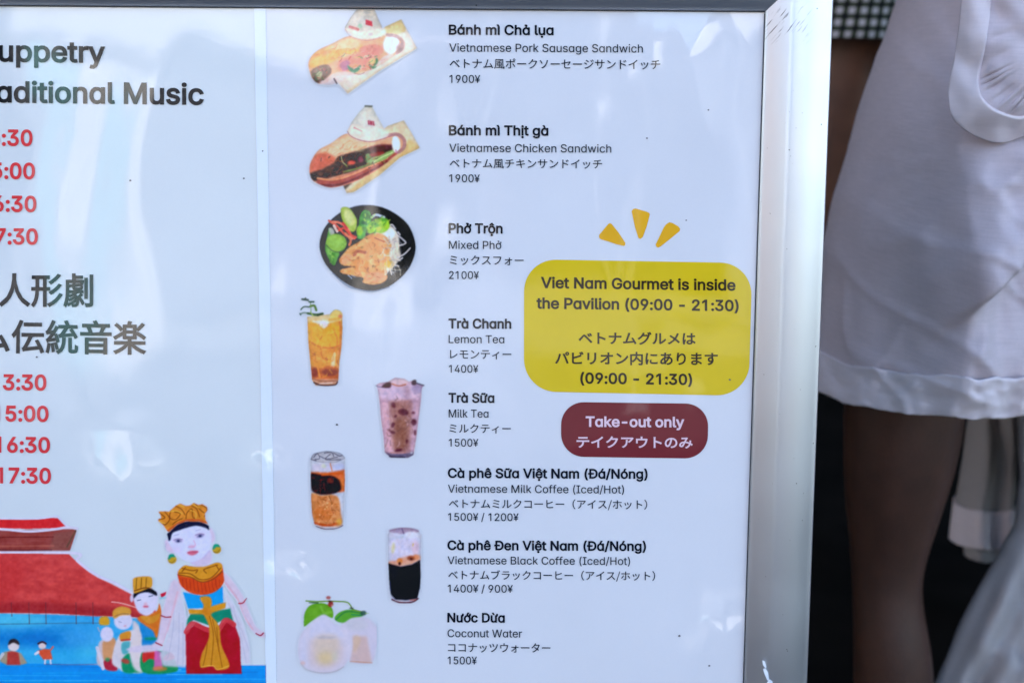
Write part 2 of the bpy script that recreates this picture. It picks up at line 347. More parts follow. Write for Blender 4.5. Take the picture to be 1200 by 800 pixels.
def fill(loops):
    from mathutils.geometry import delaunay_2d_cdt
    pts = []; ed = []
    for l in loops:
        k0 = len(pts); pts += [Vector((float(a), float(b))) for a, b in l]; ed += [(k0 + i, k0 + (i + 1) % len(l)) for i in range(len(l))]
    ov, oe, of, *_ = delaunay_2d_cdt(pts, ed, [], 0, 1e-5)
    out = []
    for f in of:
        c = sum((ov[i] for i in f), Vector((0, 0))) / len(f); wn = 0
        for l in loops:
            a = l; b = np.roll(l, -1, 0); up_ = (a[:, 1] <= c.y) & (b[:, 1] > c.y); dn = (a[:, 1] > c.y) & (b[:, 1] <= c.y)
            cr_ = (b[:, 0] - a[:, 0]) * (c.y - a[:, 1]) - (c.x - a[:, 0]) * (b[:, 1] - a[:, 1]); wn += int((up_ & (cr_ > 0)).sum()) - int((dn & (cr_ < 0)).sum())
        if wn: out.append(tuple(f))
    return [tuple(v) for v in ov], out
_k = glyph('cjk', '口')[0]; EM = glyph('cjk', '一')[1]
CJK_Y0 = min(q[0][1] for s in glyph('cjk', '国')[0] for q in s)
def lettering(name, parts, colour, parent, h=.0005):
    """parts: (key, text, x0, x1, baseline, cap, bold, slope[, skew])"""
    V = []; F = []
    for p in parts:
        key, text, x0, x1, base, cap, bold, slope = p[:8]
        v, f = line_geometry(key, text, x1 - x0, cap, bold)
        px = x0 + v[:, 0] + (p[8] * v[:, 1] if len(p) > 8 else 0); py = base - v[:, 1] + slope * v[:, 0]
        k0 = len(V); q = uv_np(np.stack([px, py], 1)); V += [(a, b, h) for a, b in q]; F += [tuple(i + k0 for i in t) for t in f]
    o = from_py(name, V, F, ink(colour), parent)
    return o

# ------------------------------------------------------------------ the menu board
board = bpy.data.objects.new('menu_board', None); COL.objects.link(board); board.matrix_world = BM
tag(board, 'aluminium framed menu board with food and drink prices beside white clothed people', 'menu board')
ui_r, v_top = uv(893.5, 13.5); ui_r = (uv(896, 15)[0] + uv(871.5, 800)[0]) / 2
strip_u = (uv(304.5, 10)[0] + uv(318, 800)[0]) / 2
print('CHK right', uv(896, 15)[0], uv(871.5, 800)[0], 'strip', uv(304.5, 10)[0], uv(318, 800)[0], 'top', uv(0, 8)[1], uv(895, 13)[1], 'txt', uv(526, 35)[0], uv(524.3, 775)[0])
ui_l = 2 * strip_u - ui_r; v_bot = v_top - .455
def bar(name, a, b, inward):
    """mitred profile from inner corner a to inner corner b; inward points into the picture"""
    a = Vector((*a, 0)); b = Vector((*b, 0)); d = (b - a).normalized(); outw = -Vector((*inward, 0))
    prof = [(.0004, -.004), (0, .0006), (0, .0026), (.0006, .0033)]
    for i in range(9): t = i / 8; prof.append((.001 + .0135 * t, .0034 + .0066 * t - .0012 * t * t))
    for i in range(1, 13):
        t = i / 12; ang = t * R(38); prof.append((.0145 + .0235 * t, .0088 + .0006 * math.sin(t * 2.2) - .0052 * t * t))
    prof += [(.0388, .0040), (.0395, .0028), (.0397, .0010), (.0397, -.016)]
    V = []; F = []
    n = len(prof); S = 24
    for j in range(S + 1):
        t = j / S
        for s, h in prof:
            p = a.lerp(b, t) + outw * s + d * (s * (2 * t - 1)); V.append((p.x, p.y, h))
    for j in range(S):
        for i in range(n - 1):
            q = (j * n + i, j * n + i + 1, (j + 1) * n + i + 1, (j + 1) * n + i); F.append(q)
    o = from_py(name, V, F, M_ALU, board, smooth=True)
    bmx = bmesh.new(); bmx.from_mesh(o.data); bmesh.ops.recalc_face_normals(bmx, faces=bmx.faces)
    # face the viewer
    up_n = sum(fc.normal.z * fc.calc_area() for fc in bmx.faces)
    if up_n < 0: bmesh.ops.reverse_faces(bmx, faces=bmx.faces)
    bmx.to_mesh(o.data); bmx.free(); o.data.set_sharp_from_angle(angle=R(28)); return o
GAP = .00025
bar('frame_bar', (ui_r, v_top - GAP), (ui_r, v_bot + GAP), (-1, 0)); bar('frame_bar', (ui_l, v_bot + GAP), (ui_l, v_top - GAP), (1, 0))
bar('frame_bar', (ui_l + GAP, v_top), (ui_r - GAP, v_top), (0, -1)); bar('frame_bar', (ui_r - GAP, v_bot), (ui_l + GAP, v_bot), (0, 1))
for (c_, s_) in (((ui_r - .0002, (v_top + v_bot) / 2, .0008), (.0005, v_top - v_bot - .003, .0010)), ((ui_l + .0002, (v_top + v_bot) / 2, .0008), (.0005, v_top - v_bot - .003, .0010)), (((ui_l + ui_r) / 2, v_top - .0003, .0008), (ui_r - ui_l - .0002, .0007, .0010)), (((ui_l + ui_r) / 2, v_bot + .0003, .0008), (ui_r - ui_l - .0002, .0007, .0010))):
    box('lip_shade_strip', c_, s_, M_DARKFRAME, board)  # dark strips stand in for the shade along the frame's inner lip
cx, cy = (ui_l + ui_r) / 2, (v_top + v_bot) / 2; W, H = ui_r - ui_l, v_top - v_bot
box('rear_panel', (cx, cy, -.010), (W + .07, H + .07, .010), M_DARKFRAME, board)
box('mount_sheet', (cx, cy, -.0030), (W + .012, H + .012, .002), M_BACK, board)
# easel legs at the back, down to the paving
for ux in (ui_l + .03, ui_r - .03):
    top = Vector((ux, v_top - .05, -.02)); foot_w = BM @ Vector((ux, v_bot, 0)); foot_w = Vector((foot_w.x, foot_w.y + .22, 0)); foot = BM.inverted() @ foot_w
    for (p0, p1) in ((top, foot), (Vector((ux, v_bot + .02, -.02)), BM.inverted() @ Vector((foot_w.x, (BM @ Vector((ux, v_bot, 0))).y + .012, 0)))):
        dvec = p1 - p0; bm = bmesh.new(); box_bm(bm, (p0 + p1) / 2, (.022, .012, dvec.length), dvec.to_track_quat('Z', 'Y').to_matrix()); bm_obj('leg', bm, M_ALU, board)

# posters: sheets with a little thickness that lie on the mount
def quad_sheet(name, u0, u1, v0, v1, mat, h=0.0, parent=board, tilt=0.0):
    th = .0004; V = [(u0, v0, h), (u1 , v0, h), (u1 - tilt, v1, h), (u0 - tilt, v1, h)]
    V += [(a, b, h - th) for a, b, _ in V]
    return from_py(name, V, [(0, 1, 2, 3), (0, 4, 5, 1), (1, 5, 6, 2), (2, 6, 7, 3), (3, 7, 4, 0)], mat, parent)
sl0 = uv(298.5, 10)[0]; sl1 = uv(312.5, 800)[0]; sr0 = uv(310, 10)[0]; sr1 = uv(324, 800)[0]
sl, sr = (sl0 + sl1) / 2, (sr0 + sr1) / 2
print('strip', sl0, sl1, sr0, sr1)
pl = quad_sheet('poster', ui_l - .004, sl, v_bot - .004, v_top + .004, M_POSTER_L); pl['label'] = 'left poster with show times and puppets'
pr = quad_sheet('poster', sr, ui_r + .004, v_bot - .004, v_top + .004, M_POSTER); pr['label'] = 'right poster with menu and prices'

js = quad_sheet('joint_strip', sl - .0004, sr + .0004, v_bot - .003, v_top + .003, M_BACK, .0005)
INK = (26, 34, 50)
S_ = .005
def L(t, x0, x1, b, cap, bold): return ('lat', t, x0, x1, b, cap, bold, S_)
def J(t, x0, x1, top, bot, bold=.08): return ('cjk', t, x0, x1, bot, bot - top, bold, S_)
menu = [
 ([('Bánh mì Chả lụa', 526, 648.8, 40.6, 11.0)], [('Vietnamese Pork Sausage Sandwich', 526.5, 753.3, 60.7, 9.4)], [('ベトナム風ポークソーセージサンドイッチ', 527, 773.7, 68.6, 80.6)], [('1900¥', 526.8, 562.8, 97.2, 9.0)]),
 ([('Bánh mì Thịt gà', 526, 642.6, 158.2, 11.0)], [('Vietnamese Chicken Sandwich', 526.5, 716.3, 178.0, 9.4)], [('ベトナム風チキンサンドイッチ', 527, 705.6, 185.6, 197.0)], [('1900¥', 526.5, 562.3, 213.4, 8.9)]),
 ([('Phở Trộn', 525.8, 589, 272.9, 11.0)], [('Mixed Phở', 526, 587.6, 291.4, 9.2)], [('ミックスフォー', 527, 613.6, 298.6, 310.4)], [('2100¥', 526.2, 561.3, 326.6, 8.9)]),
 ([('Trà Chanh', 525.6, 599.2, 384.2, 10.8)], [('Lemon Tea', 525.8, 591, 401.6, 9.2)], [('レモンティー', 527.4, 599.2, 408.6, 420.4)], [('1400¥', 526.2, 560.6, 436.2, 8.8)]),
 ([('Trà Sữa', 525.6, 579.4, 471, 10.6)], [('Milk Tea', 525.8, 572.5, 488.6, 9.2)], [('ミルクティー', 526.6, 598.6, 495.8, 507)], [('1500¥', 526, 560.6, 522.6, 8.8)]),
 ([('Cà phê Sữa Việt Nam (Đá/Nóng)', 524.9, 758.9, 559, 10.6)], [('Vietnamese Milk Coffee (Iced/Hot)', 525, 731.2, 576.5, 9.1)], [('ベトナムミルクコーヒー（アイス/ホット）', 526, 758.3, 583.8, 595)], [('1500¥ / 1200¥', 525.2, 607.8, 609.4, 8.8)]),
 ([('Cà phê Đen Việt Nam (Đá/Nóng)', 524.4, 757, 643.4, 10.5)], [('Vietnamese Black Coffee (Iced/Hot)', 524.6, 738.3, 660.2, 9.0)], [('ベトナムブラックコーヒー（アイス/ホット）', 525.4, 767.6, 667.2, 678.4)], [('1400¥ / 900¥', 524.8, 601, 693.2, 8.8)]),
 ([('Nước Dừa', 524.3, 591.6, 728, 10.4)], [('Coconut Water', 524.5, 611.8, 745.6, 9.0)], [('ココナッツウォーター', 525, 645, 752, 763.4)], [('1500¥', 524.7, 558.9, 777.3, 8.8)]),
]
for hd, en, jp, pr_ in menu:
    lettering('item_heading', [L(*x, .5) for x in hd], INK, pr)
    lettering('item_lettering', [L(*x, .07) for x in en], (34, 44, 62), pr)
    lettering('item_lettering', [J(*x) for x in jp], (34, 44, 62), pr)
    lettering('price_lettering', [L(*x, .1) for x in pr_], (34, 44, 62), pr)

DK = (24, 32, 44); RED = (202, 62, 76)
lettering('show_heading', [('lat', 'Puppetry', -23, 123.3, 71.5, 23.6, .95, .012), ('lat', 'Traditional Music', -39, 238.8, 119.0, 23.6, .95, .012)], DK, pl)
lettering('show_heading', [('cjk', '人形劇', -1, 109.5, 358.5, 38.4, .75, .005), ('cjk', 'ム伝統音楽', -24, 171.3, 412.6, 38.4, .75, .012)], DK, pl)
def tm(t, xr, wid, b, d): return ('lat', t, xr - wid, xr, b, d, .8, .010)
lettering('time_lettering', [tm('13:30', 38.5, 66, 170, 17.8), tm('15:00', 41.3, 66, 208.8, 17.8), tm('16:30', 43, 66, 247.2, 17.6), tm('17:30', 44.7, 65, 285.4, 17.6)], RED, pl)
lettering('time_lettering', [tm('13:30', 54.7, 65, 456, 17.3), tm('15:00', 57.2, 65, 492.6, 17.3), tm('16:30', 58.9, 65, 529, 17.2), tm('17:30', 60, 64, 565, 17.2)], RED, pl)

def flat_poly(name, pts, colour, parent, h):
    q = uv_np(np.array(pts)); return from_py(name, [(a, b, h) for a, b in q], [tuple(range(len(pts) - 1, -1, -1))], ink(colour), parent)
def round_rect(c, r):                               # corners tl, tr, br, bl in pixels
    out = []; c = [np.array(x, float) for x in c]
    for i in range(4):
        p0, p, p1 = c[i - 1], c[i], c[(i + 1) % 4]
        a = p + (p0 - p) / np.linalg.norm(p0 - p) * r; b = p + (p1 - p) / np.linalg.norm(p1 - p) * r
        for j in range(15):
            t = j / 14; k = .1
            q = (1 - t) ** 3 * a + 3 * (1 - t) ** 2 * t * (a + (p - a) * .56) + 3 * (1 - t) * t * t * (b + (p - b) * .56) + t ** 3 * b; out.append(tuple(q))
    return out
flat_poly('notice_panel', round_rect([(614.2, 303.6), (881.6, 308.2), (877.2, 463.6), (614, 458.2)], 38), (200, 184, 46), pr, .0003)
flat_poly('notice_panel', round_rect([(657.6, 470.6), (830.2, 472.8), (829, 537), (657.4, 534.6)], 27), (108, 46, 58), pr, .0003)
YK = (50, 44, 40)
def Yl(t, x0, x1, b, cap, bo=.55): return ('lat', t, x0, x1, b, cap, bo, .013)
lettering('notice_lettering', [Yl('Viet Nam Gourmet is inside', 634, 861.8, 337.0, 12.2), Yl('the Pavilion (09:00 - 21:30)', 628.7, 865.5, 361.0, 12.2),
  ('cjk', 'ベトナムグルメは', 678, 815, 403, 14.6, .38, .006), ('cjk', 'パビリオン内にあります', 650.6, 841, 426.6, 15, .38, .006), Yl('(09:00 - 21:30)', 680, 811, 448.6, 12)], YK, pr)
lettering('notice_lettering', [('lat', 'Take-out only', 686.3, 801.7, 499.2, 11.4, .55, .006), ('cjk', 'テイクアウトのみ', 675.6, 811.6, 524.2, 14, .35, .006)], (206, 192, 226), pr)
for pts in ([(359.5, 160), (376, 140), (398, 114), (405, 111), (412, 115), (440, 150), (468, 192), (467, 202), (462, 205), (432, 198), (400, 187), (366, 177), (360, 171)],
            [(494, 62), (500, 53), (510, 50), (556, 64), (567, 69), (569, 76), (556, 125), (540, 168), (530, 176), (522, 172), (508, 128)],
            [(593, 199), (608, 168), (626, 130), (636, 116), (650, 107), (662, 110), (686, 124), (694, 134), (692, 144), (650, 178), (612, 208), (603, 212), (596, 208)]):
    flat_poly('ray_mark', [(600 + x / 3.524, 230 + y / 3.524) for x, y in pts], (226, 168, 52), pr, .0003)

# ------------------------------------------------------------------ printed pictures (ink laid down on a fine mesh)
def blur(m, s):
    if s <= 0: return m
    r_ = max(1, int(3 * s)); k = np.exp(-np.arange(-r_, r_ + 1) ** 2 / (2 * s * s)); k /= k.sum()
    m = np.apply_along_axis(lambda a: np.convolve(np.pad(a, r_, mode='edge'), k, 'valid'), 0, m)
    return np.apply_along_axis(lambda a: np.convolve(np.pad(a, r_, mode='edge'), k, 'valid'), 1, m)
class Pic:
    def __init__(s, x0, y0, x1, y1, step=.6, origin=(0, 0), scale=1.0):
        s.x0, s.y0, s.st = x0, y0, step; s.nx = int((x1 - x0) / step) + 1; s.ny = int((y1 - y0) / step) + 1
        s.X, s.Y = np.meshgrid(x0 + np.arange(s.nx) * step, y0 + np.arange(s.ny) * step)
        s.C = np.ones((s.ny, s.nx, 3)) * np.array((198., 212, 240)); s.A = np.zeros((s.ny, s.nx)); s.o = origin; s.k = scale
    def P(s, pts): return [(s.o[0] + x / s.k, s.o[1] + y / s.k) for x, y in pts]
    def mask(s, poly):
        x0, x1 = poly[:, 0].min() - 2, poly[:, 0].max() + 2; y0, y1 = poly[:, 1].min() - 2, poly[:, 1].max() + 2
        i0, i1 = max(0, int((x0 - s.x0) / s.st)), min(s.nx, int((x1 - s.x0) / s.st) + 2); j0, j1 = max(0, int((y0 - s.y0) / s.st)), min(s.ny, int((y1 - s.y0) / s.st) + 2)
        m = np.zeros((s.ny, s.nx))
        if i1 <= i0 or j1 <= j0: return m
        X, Y = s.X[j0:j1, i0:i1], s.Y[j0:j1, i0:i1]; acc = np.zeros_like(X)
        for dx, dy in ((-.25, -.25), (.25, -.25), (-.25, .25), (.25, .25)):
            ins = np.zeros(X.shape, bool); xx = X + dx * s.st; yy = Y + dy * s.st
            for a, b in zip(poly, np.roll(poly, -1, 0)):
                if a[1] == b[1]: continue
                ins ^= ((a[1] > yy) != (b[1] > yy)) & (xx < (b[0] - a[0]) * (yy - a[1]) / (b[1] - a[1]) + a[0])
            acc += ins
        m[j0:j1, i0:i1] = acc / 4; return m
    def lay(s, m, col, al=1, shape=True, clip=None):
        m = m * al
        if clip is not None: m = m * clip
        s.C = s.C * (1 - m[..., None]) + np.asarray(col, float) * m[..., None]
        if shape: s.A = np.maximum(s.A, m)
        return m
    def poly(s, pts, col, al=1, soft=.6, smooth=True, clip=None, shape=True):
        p = crom(s.P(pts)) if smooth else np.array(s.P(pts))
        m = blur(s.mask(p), soft / s.st) if soft else s.mask(p)
        s.lay(m, col, al, shape, clip); return m
    def ell(s, cx, cy, rx, ry, col, al=1, soft=.6, rot=0, clip=None, shape=True):
        c, q = math.cos(rot), math.sin(rot)
        return s.poly([(cx + rx * math.cos(t) * c - ry * math.sin(t) * q, cy + rx * math.cos(t) * q + ry * math.sin(t) * c) for t in np.linspace(0, 2 * math.pi, 20, endpoint=False)], col, al, soft, True, clip, shape)
    def line(s, pts, wd, col, al=1, soft=.5, clip=None, shape=True):
        p = crom(s.P(pts), False); wd = wd / s.k; d = np.full(s.X.shape, 1e9)
        for a, b in zip(p[:-1], p[1:]):
            ab = b - a; L2 = max((ab ** 2).sum(), 1e-9); t = np.clip(((s.X - a[0]) * ab[0] + (s.Y - a[1]) * ab[1]) / L2, 0, 1)
            d = np.minimum(d, (s.X - a[0] - t * ab[0]) ** 2 + (s.Y - a[1] - t * ab[1]) ** 2)
        m = np.clip((wd / 2 - np.sqrt(d)) / max(soft, .2) + .5, 0, 1); s.lay(m, col, al, shape, clip); return m
    def noise(s, sx, sy=None, seed=0):
        sy = sy or sx; rg = np.random.default_rng(seed); gx, gy = int((s.X.max() - s.x0) / sx) + 3, int((s.Y.max() - s.y0) / sy) + 3
        G = rg.random((gy, gx)); u_ = (s.X - s.x0) / sx; v_ = (s.Y - s.y0) / sy; i = u_.astype(int); j = v_.astype(int); a = u_ - i; b = v_ - j; a = a * a * (3 - 2 * a); b = b * b * (3 - 2 * b)
        return (G[j, i] * (1 - a) + G[j, i + 1] * a) * (1 - b) + (G[j + 1, i] * (1 - a) + G[j + 1, i + 1] * a) * b
    def mottle(s, m, amp, sx, sy=None, seed=0, tint=(1, 1, 1)):
        n = (s.noise(sx, sy, seed) + .5 * s.noise(sx / 2, (sy or sx) / 2, seed + 1) - .75) / .75
        s.C = np.clip(s.C + (n * amp * m)[..., None] * np.array(tint), 0, 255)
    def build(s, name, parent, h=.0005, cut=.16, clipf=None, grain=.6, con=1.10, soft=.45, rim=.18):
        A = s.A if clipf is None else s.A * clipf(s.X, s.Y)
        base = np.array((205., 205, 215)); C = s.C.copy(); gs = int(abs(s.x0 * 7 + s.y0)); am = blur(A, .5 / s.st)
        for q_, (sc_, amp) in enumerate(((1.5, 16), (2.9, 34), (6.5, 26))):
            n_ = s.noise(sc_, sc_, gs + q_) - .5; n2_ = s.noise(sc_, sc_, gs + 9 + q_) - .5
            C += (am * grain * amp)[..., None] * np.stack([n_ + .25 * n2_, n_, n_ - .35 * n2_], 2)
        C = base + (C - base) * (1 + (con - 1) * np.clip(am, 0, 1)[..., None])
        if rim:
            inn = np.clip((blur(A, 2.2 / s.st) - .5) * 2, 0, 1); C = C * (1 - rim * (1 - inn) * np.clip(A, 0, 1))[..., None]
        C = np.clip(np.stack([blur(C[..., q_], soft / s.st) for q_ in range(3)], 2), 8, 252)
        keep = A > cut; idx = -np.ones(keep.shape, int)
        cell = keep[:-1, :-1] | keep[1:, :-1] | keep[:-1, 1:] | keep[1:, 1:]
        use = np.zeros_like(keep); use[:-1, :-1] |= cell; use[1:, :-1] |= cell; use[:-1, 1:] |= cell; use[1:, 1:] |= cell
        idx[use] = np.arange(use.sum()); q = uv_np(np.stack([s.X[use], s.Y[use]], 1)); nv = len(q)
        jj, ii = np.nonzero(cell); fc = np.stack([idx[jj + 1, ii], idx[jj + 1, ii + 1], idx[jj, ii + 1], idx[jj, ii]], 1)
        me = bpy.data.meshes.new(name); me.vertices.add(nv); me.loops.add(fc.size); me.polygons.add(len(fc))
        me.vertices.foreach_set('co', np.column_stack([q, np.full(nv, h)]).ravel()); me.loops.foreach_set('vertex_index', fc.ravel())
        me.polygons.foreach_set('loop_start', np.arange(len(fc)) * 4); me.update(calc_edges=True)
        ca = me.color_attributes.new('Col', 'FLOAT_COLOR', 'POINT')
        cc = printed(C[use]); aa = np.clip(am[use] * 1.25 - .1, 0, 1)[:, None]; cc = cc * aa + PAPER * .965 * (1 - aa); ca.data.foreach_set('color', np.column_stack([cc, np.ones(nv)]).astype(np.float32).ravel())
        return mesh_obj(name, me, M_PIC, parent)
def art(x0, y0, x1, y1, o, k, step=.6): return Pic(x0, y0, x1, y1, step, o, k)
def scatter(s, n, cx, cy, rx, ry, cols, wd, ln, clip=None, al=.6, seed=1, ang=None, curl=.5):
    rg = np.random.default_rng(seed)
    for i in range(n):
        t = rg.uniform(0, 6.28); q = math.sqrt(rg.random()); x, y = cx + rx * q * math.cos(t), cy + ry * q * math.sin(t)
        a = rg.normal(ang, curl) if ang is not None else rg.uniform(0, 6.28); l = ln * rg.uniform(.5, 1.3); b = a + rg.normal(0, .7)
        s.line([(x, y), (x + l * math.cos(a) / 2, y + l * math.sin(a) / 2), (x + l * (math.cos(a) + math.cos(b)) / 2, y + l * (math.sin(a) + math.sin(b)) / 2)], wd * rg.uniform(.6, 1.3), cols[rg.integers(len(cols))], al, .5, clip=clip, shape=False)
# sandwich with sausage
def wrapper_and_hat(s, dy=0, cap=(206, 196, 190)):
    s.ell(620, 200 + dy, 1, 1, cap, shape=False)
s = art(352, 0, 500, 118, (340, 0), 6.667)
m = s.poly([(330, 600), (450, 738), (700, 560), (995, 380), (900, 205), (870, 150), (740, 210), (600, 330)], (226, 214, 208), 1, .6, False); s.mottle(m, 7, 14, 14, 3)
s.poly([(740, 210), (870, 152), (905, 220), (900, 250), (760, 300)], (224, 200, 150), .9, .8, False, clip=s.A)
s.poly([(560, 650), (450, 738), (430, 715), (700, 540), (980, 370), (995, 385)], (222, 206, 178), .7, .8, False, clip=s.A)
m = s.poly([(140, 500), (165, 440), (230, 385), (330, 340), (430, 290), (520, 275), (620, 290), (740, 280), (840, 290), (892, 330), (885, 385), (820, 430), (700, 510), (600, 560), (500, 585), (380, 590), (300, 640), (230, 660), (175, 620), (150, 560)], (226, 168, 140), 1, .7)
B = m.copy(); s.mottle(m, 9, 10, 8, 5)
s.poly([(150, 500), (200, 410), (330, 375), (480, 390), (560, 350), (540, 400), (400, 450), (300, 500), (200, 530), (160, 530)], (232, 178, 96), .9, 1.2, clip=B)
s.poly([(280, 370), (430, 300), (530, 320), (540, 370), (420, 385), (330, 390)], (242, 206, 168), .85, 1.2, clip=B)
s.poly([(200, 430), (300, 380), (330, 400), (260, 440)], (206, 128, 100), .5, 1.2, clip=B)
s.poly([(380, 480), (520, 420), (700, 370), (740, 300), (720, 420), (560, 520), (400, 560)], (216, 140, 130), .9, 1.1, clip=B)
s.poly([(540, 380), (640, 350), (700, 360), (690, 420), (600, 480), (600, 540), (560, 540), (580, 450)], (208, 124, 120), .85, .9, clip=B)
s.poly([(390, 500), (450, 470), (470, 520), (420, 560)], (170, 104, 150), .8, .8, clip=B)
m = s.poly([(165, 560), (230, 515), (300, 510), (325, 560), (290, 610), (240, 650), (190, 640)], (118, 92, 90), .95, .7); s.mottle(m, 34, 6, 6, 9, (1, .9, .8))
s.ell(225, 590, 35, 22, (190, 196, 160), .8, .6, -1.1); s.ell(205, 615, 12, 22, (86, 104, 88), .8, .5); s.ell(255, 545, 30, 14, (176, 90, 96), .6, .6)
s.poly([(450, 510), (500, 540), (552, 510), (540, 550), (500, 572), (462, 550)], (52, 132, 110), .95, .5); s.ell(495, 515, 36, 14, (222, 150, 112), .9, .5)
s.poly([(615, 500), (650, 520), (672, 455), (690, 480), (680, 520), (650, 540), (625, 525)], (62, 128, 102), .95, .5); s.ell(645, 480, 25, 24, (214, 192, 140), .95, .6)
m = s.poly([(300, 600), (360, 570), (450, 560), (560, 585), (640, 545), (700, 470), (760, 430), (800, 440), (600, 560), (480, 600), (350, 660), (280, 670), (230, 650)], (228, 206, 214), .8, .8)
s.line([(345, 618), (366, 655)], 14, (92, 80, 96), .9); s.line([(500, 575), (545, 582), (580, 570)], 6, (120, 84, 90), .7)
scatter(s, 26, 330, 430, 190, 60, [(240, 196, 120), (200, 130, 80), (226, 160, 84), (214, 120, 90)], 9, 60, B, .45, 2, -.45, .3); scatter(s, 34, 540, 470, 180, 80, [(198, 90, 96), (232, 170, 160), (150, 70, 80), (96, 140, 90), (236, 200, 190)], 8, 34, B, .6, 3, -.5, .5); scatter(s, 16, 240, 580, 60, 50, [(60, 50, 48), (150, 160, 110), (170, 90, 80), (90, 110, 70)], 8, 22, B, .7, 4)
s.ell(790, 345, 62, 80, (240, 238, 248), 1, .8, .2); s.line([(775, 420), (800, 300), (795, 380)], 5, (190, 190, 212), .6)
s.line([(760, 275), (830, 285), (880, 330), (872, 380), (835, 415)], 26, (176, 140, 148), .8, .8); s.ell(862, 372, 26, 40, (160, 128, 140), .75, .9, .5)
m = s.poly([(520, 75), (660, 75), (690, 150), (722, 215), (700, 290), (600, 305), (500, 290), (432, 245), (425, 215), (470, 140)], (206, 202, 200), 1, .6, False)
s.poly([(432, 245), (430, 222), (560, 250), (722, 225), (710, 290), (600, 312), (500, 296)], (240, 224, 218), .95, .7, clip=s.A); s.line([(428, 232), (480, 290), (600, 318), (705, 296)], 7, (190, 140, 146), .8)
s.line([(430, 222), (475, 140), (520, 75)], 5, (160, 160, 172), .7); s.line([(660, 75), (690, 150), (718, 215)], 5, (172, 158, 164), .6)
s.poly([(590, 155), (640, 170), (645, 210), (590, 195)], (198, 48, 78), 1, .35, False); s.line([(468, 212), (530, 232)], 22, (196, 96, 106), .8); s.ell(548, 205, 16, 18, (150, 200, 180), .8, .5); s.ell(628, 270, 18, 12, (192, 190, 204), .7, .5)
s.build('printed_sandwich', pr)

# sandwich with chicken
s = art(352, 115, 500, 232, (340, 110), 6.667)
m = s.poly([(410, 705), (440, 780), (500, 770), (700, 640), (860, 500), (1018, 425), (960, 320), (890, 205), (760, 250), (600, 400)], (222, 206, 184), 1, .6, False); s.mottle(m, 8, 14, 14, 13)
s.poly([(500, 770), (440, 770), (600, 640), (850, 470), (930, 350), (1015, 410), (1000, 440), (860, 510)], (216, 184, 130), .85, 1.2, False, clip=s.A)
s.poly([(405, 700), (430, 690), (520, 660), (425, 750)], (60, 50, 48), .9, .8, False)
m = s.poly([(148, 580), (165, 520), (220, 440), (320, 385), (440, 310), (600, 330), (780, 315), (860, 320), (905, 370), (890, 430), (800, 500), (700, 580), (560, 660), (430, 715), (320, 735), (240, 715), (175, 680), (152, 630)], (226, 166, 140), 1, .7); B = m.copy(); s.mottle(m, 10, 10, 8, 15)
s.poly([(240, 420), (420, 330), (560, 370), (700, 380), (620, 420), (450, 460), (330, 480), (250, 470)], (240, 200, 170), .85, 1.6, clip=B)
s.poly([(150, 590), (180, 500), (260, 460), (340, 490), (350, 540), (260, 590), (200, 620), (155, 620)], (200, 100, 84), .9, 1.4, clip=B)
m = s.poly([(160, 620), (250, 590), (340, 540), (380, 490), (480, 460), (620, 420), (760, 400), (810, 420), (760, 500), (640, 550), (480, 610), (330, 650), (220, 680), (170, 670)], (56, 42, 46), .97, .8, clip=B); s.mottle(m, 26, 5, 4, 19, (1, .85, .7))
m = s.poly([(210, 690), (230, 655), (330, 665), (460, 625), (620, 560), (740, 500), (830, 450), (880, 430), (800, 510), (640, 620), (460, 700), (320, 735), (240, 720)], (170, 84, 84), .95, .8, clip=B)
s.line([(215, 660), (330, 672), (460, 640), (620, 570), (760, 500)], 16, (222, 160, 120), .85, .6); s.line([(250, 715), (400, 705), (600, 620), (760, 530)], 16, (96, 44, 60), .7, .9, clip=B)
s.line([(420, 610), (520, 585), (640, 545), (750, 500)], 16, (120, 140, 84), .85, .6)
s.poly([(640, 500), (700, 480), (800, 440), (812, 460), (720, 520), (600, 545)], (150, 186, 120), .95, .6); s.line([(650, 535), (720, 495), (800, 460)], 7, (214, 226, 180), .8)
s.line([(400, 490), (410, 530), (440, 560)], 9, (170, 180, 140), .9); s.poly([(590, 480), (620, 470), (640, 520), (600, 530)], (130, 170, 110), .9, .5)
s.ell(480, 538, 32, 16, (220, 84, 74), .95, .6); s.ell(552, 512, 22, 26, (138, 60, 90), .85, .7); s.ell(680, 470, 62, 18, (158, 60, 64), .85, .7, -.2); s.ell(300, 595, 36, 26, (94, 66, 60), .8, .8); s.ell(240, 625, 20, 16, (120, 80, 70), .7, .6)
s.poly([(620, 420), (700, 395), (800, 400), (790, 425), (650, 460)], (112, 50, 70), .7, .9, clip=B)
s.ell(545, 430, 36, 26, (200, 186, 150), .6, 1.2)
scatter(s, 30, 380, 430, 220, 60, [(244, 206, 170), (196, 110, 80), (230, 160, 120), (214, 140, 104)], 9, 60, B, .4, 5, -.45, .3); scatter(s, 44, 480, 540, 260, 60, [(40, 28, 34), (110, 60, 44), (150, 70, 56), (110, 140, 70), (70, 44, 40), (180, 110, 70)], 7, 26, m if False else B, .6, 6, -.4, .7); scatter(s, 18, 520, 640, 240, 40, [(120, 50, 60), (206, 120, 100), (160, 80, 76)], 8, 50, B, .5, 7, -.42, .2)
s.ell(828, 395, 32, 66, (246, 246, 252), 1, .7, -.1); s.line([(775, 325), (840, 318), (890, 360), (888, 420), (850, 455)], 28, (170, 128, 136), .85, .8); s.line([(826, 440), (834, 460)], 12, (184, 110, 160), .7)
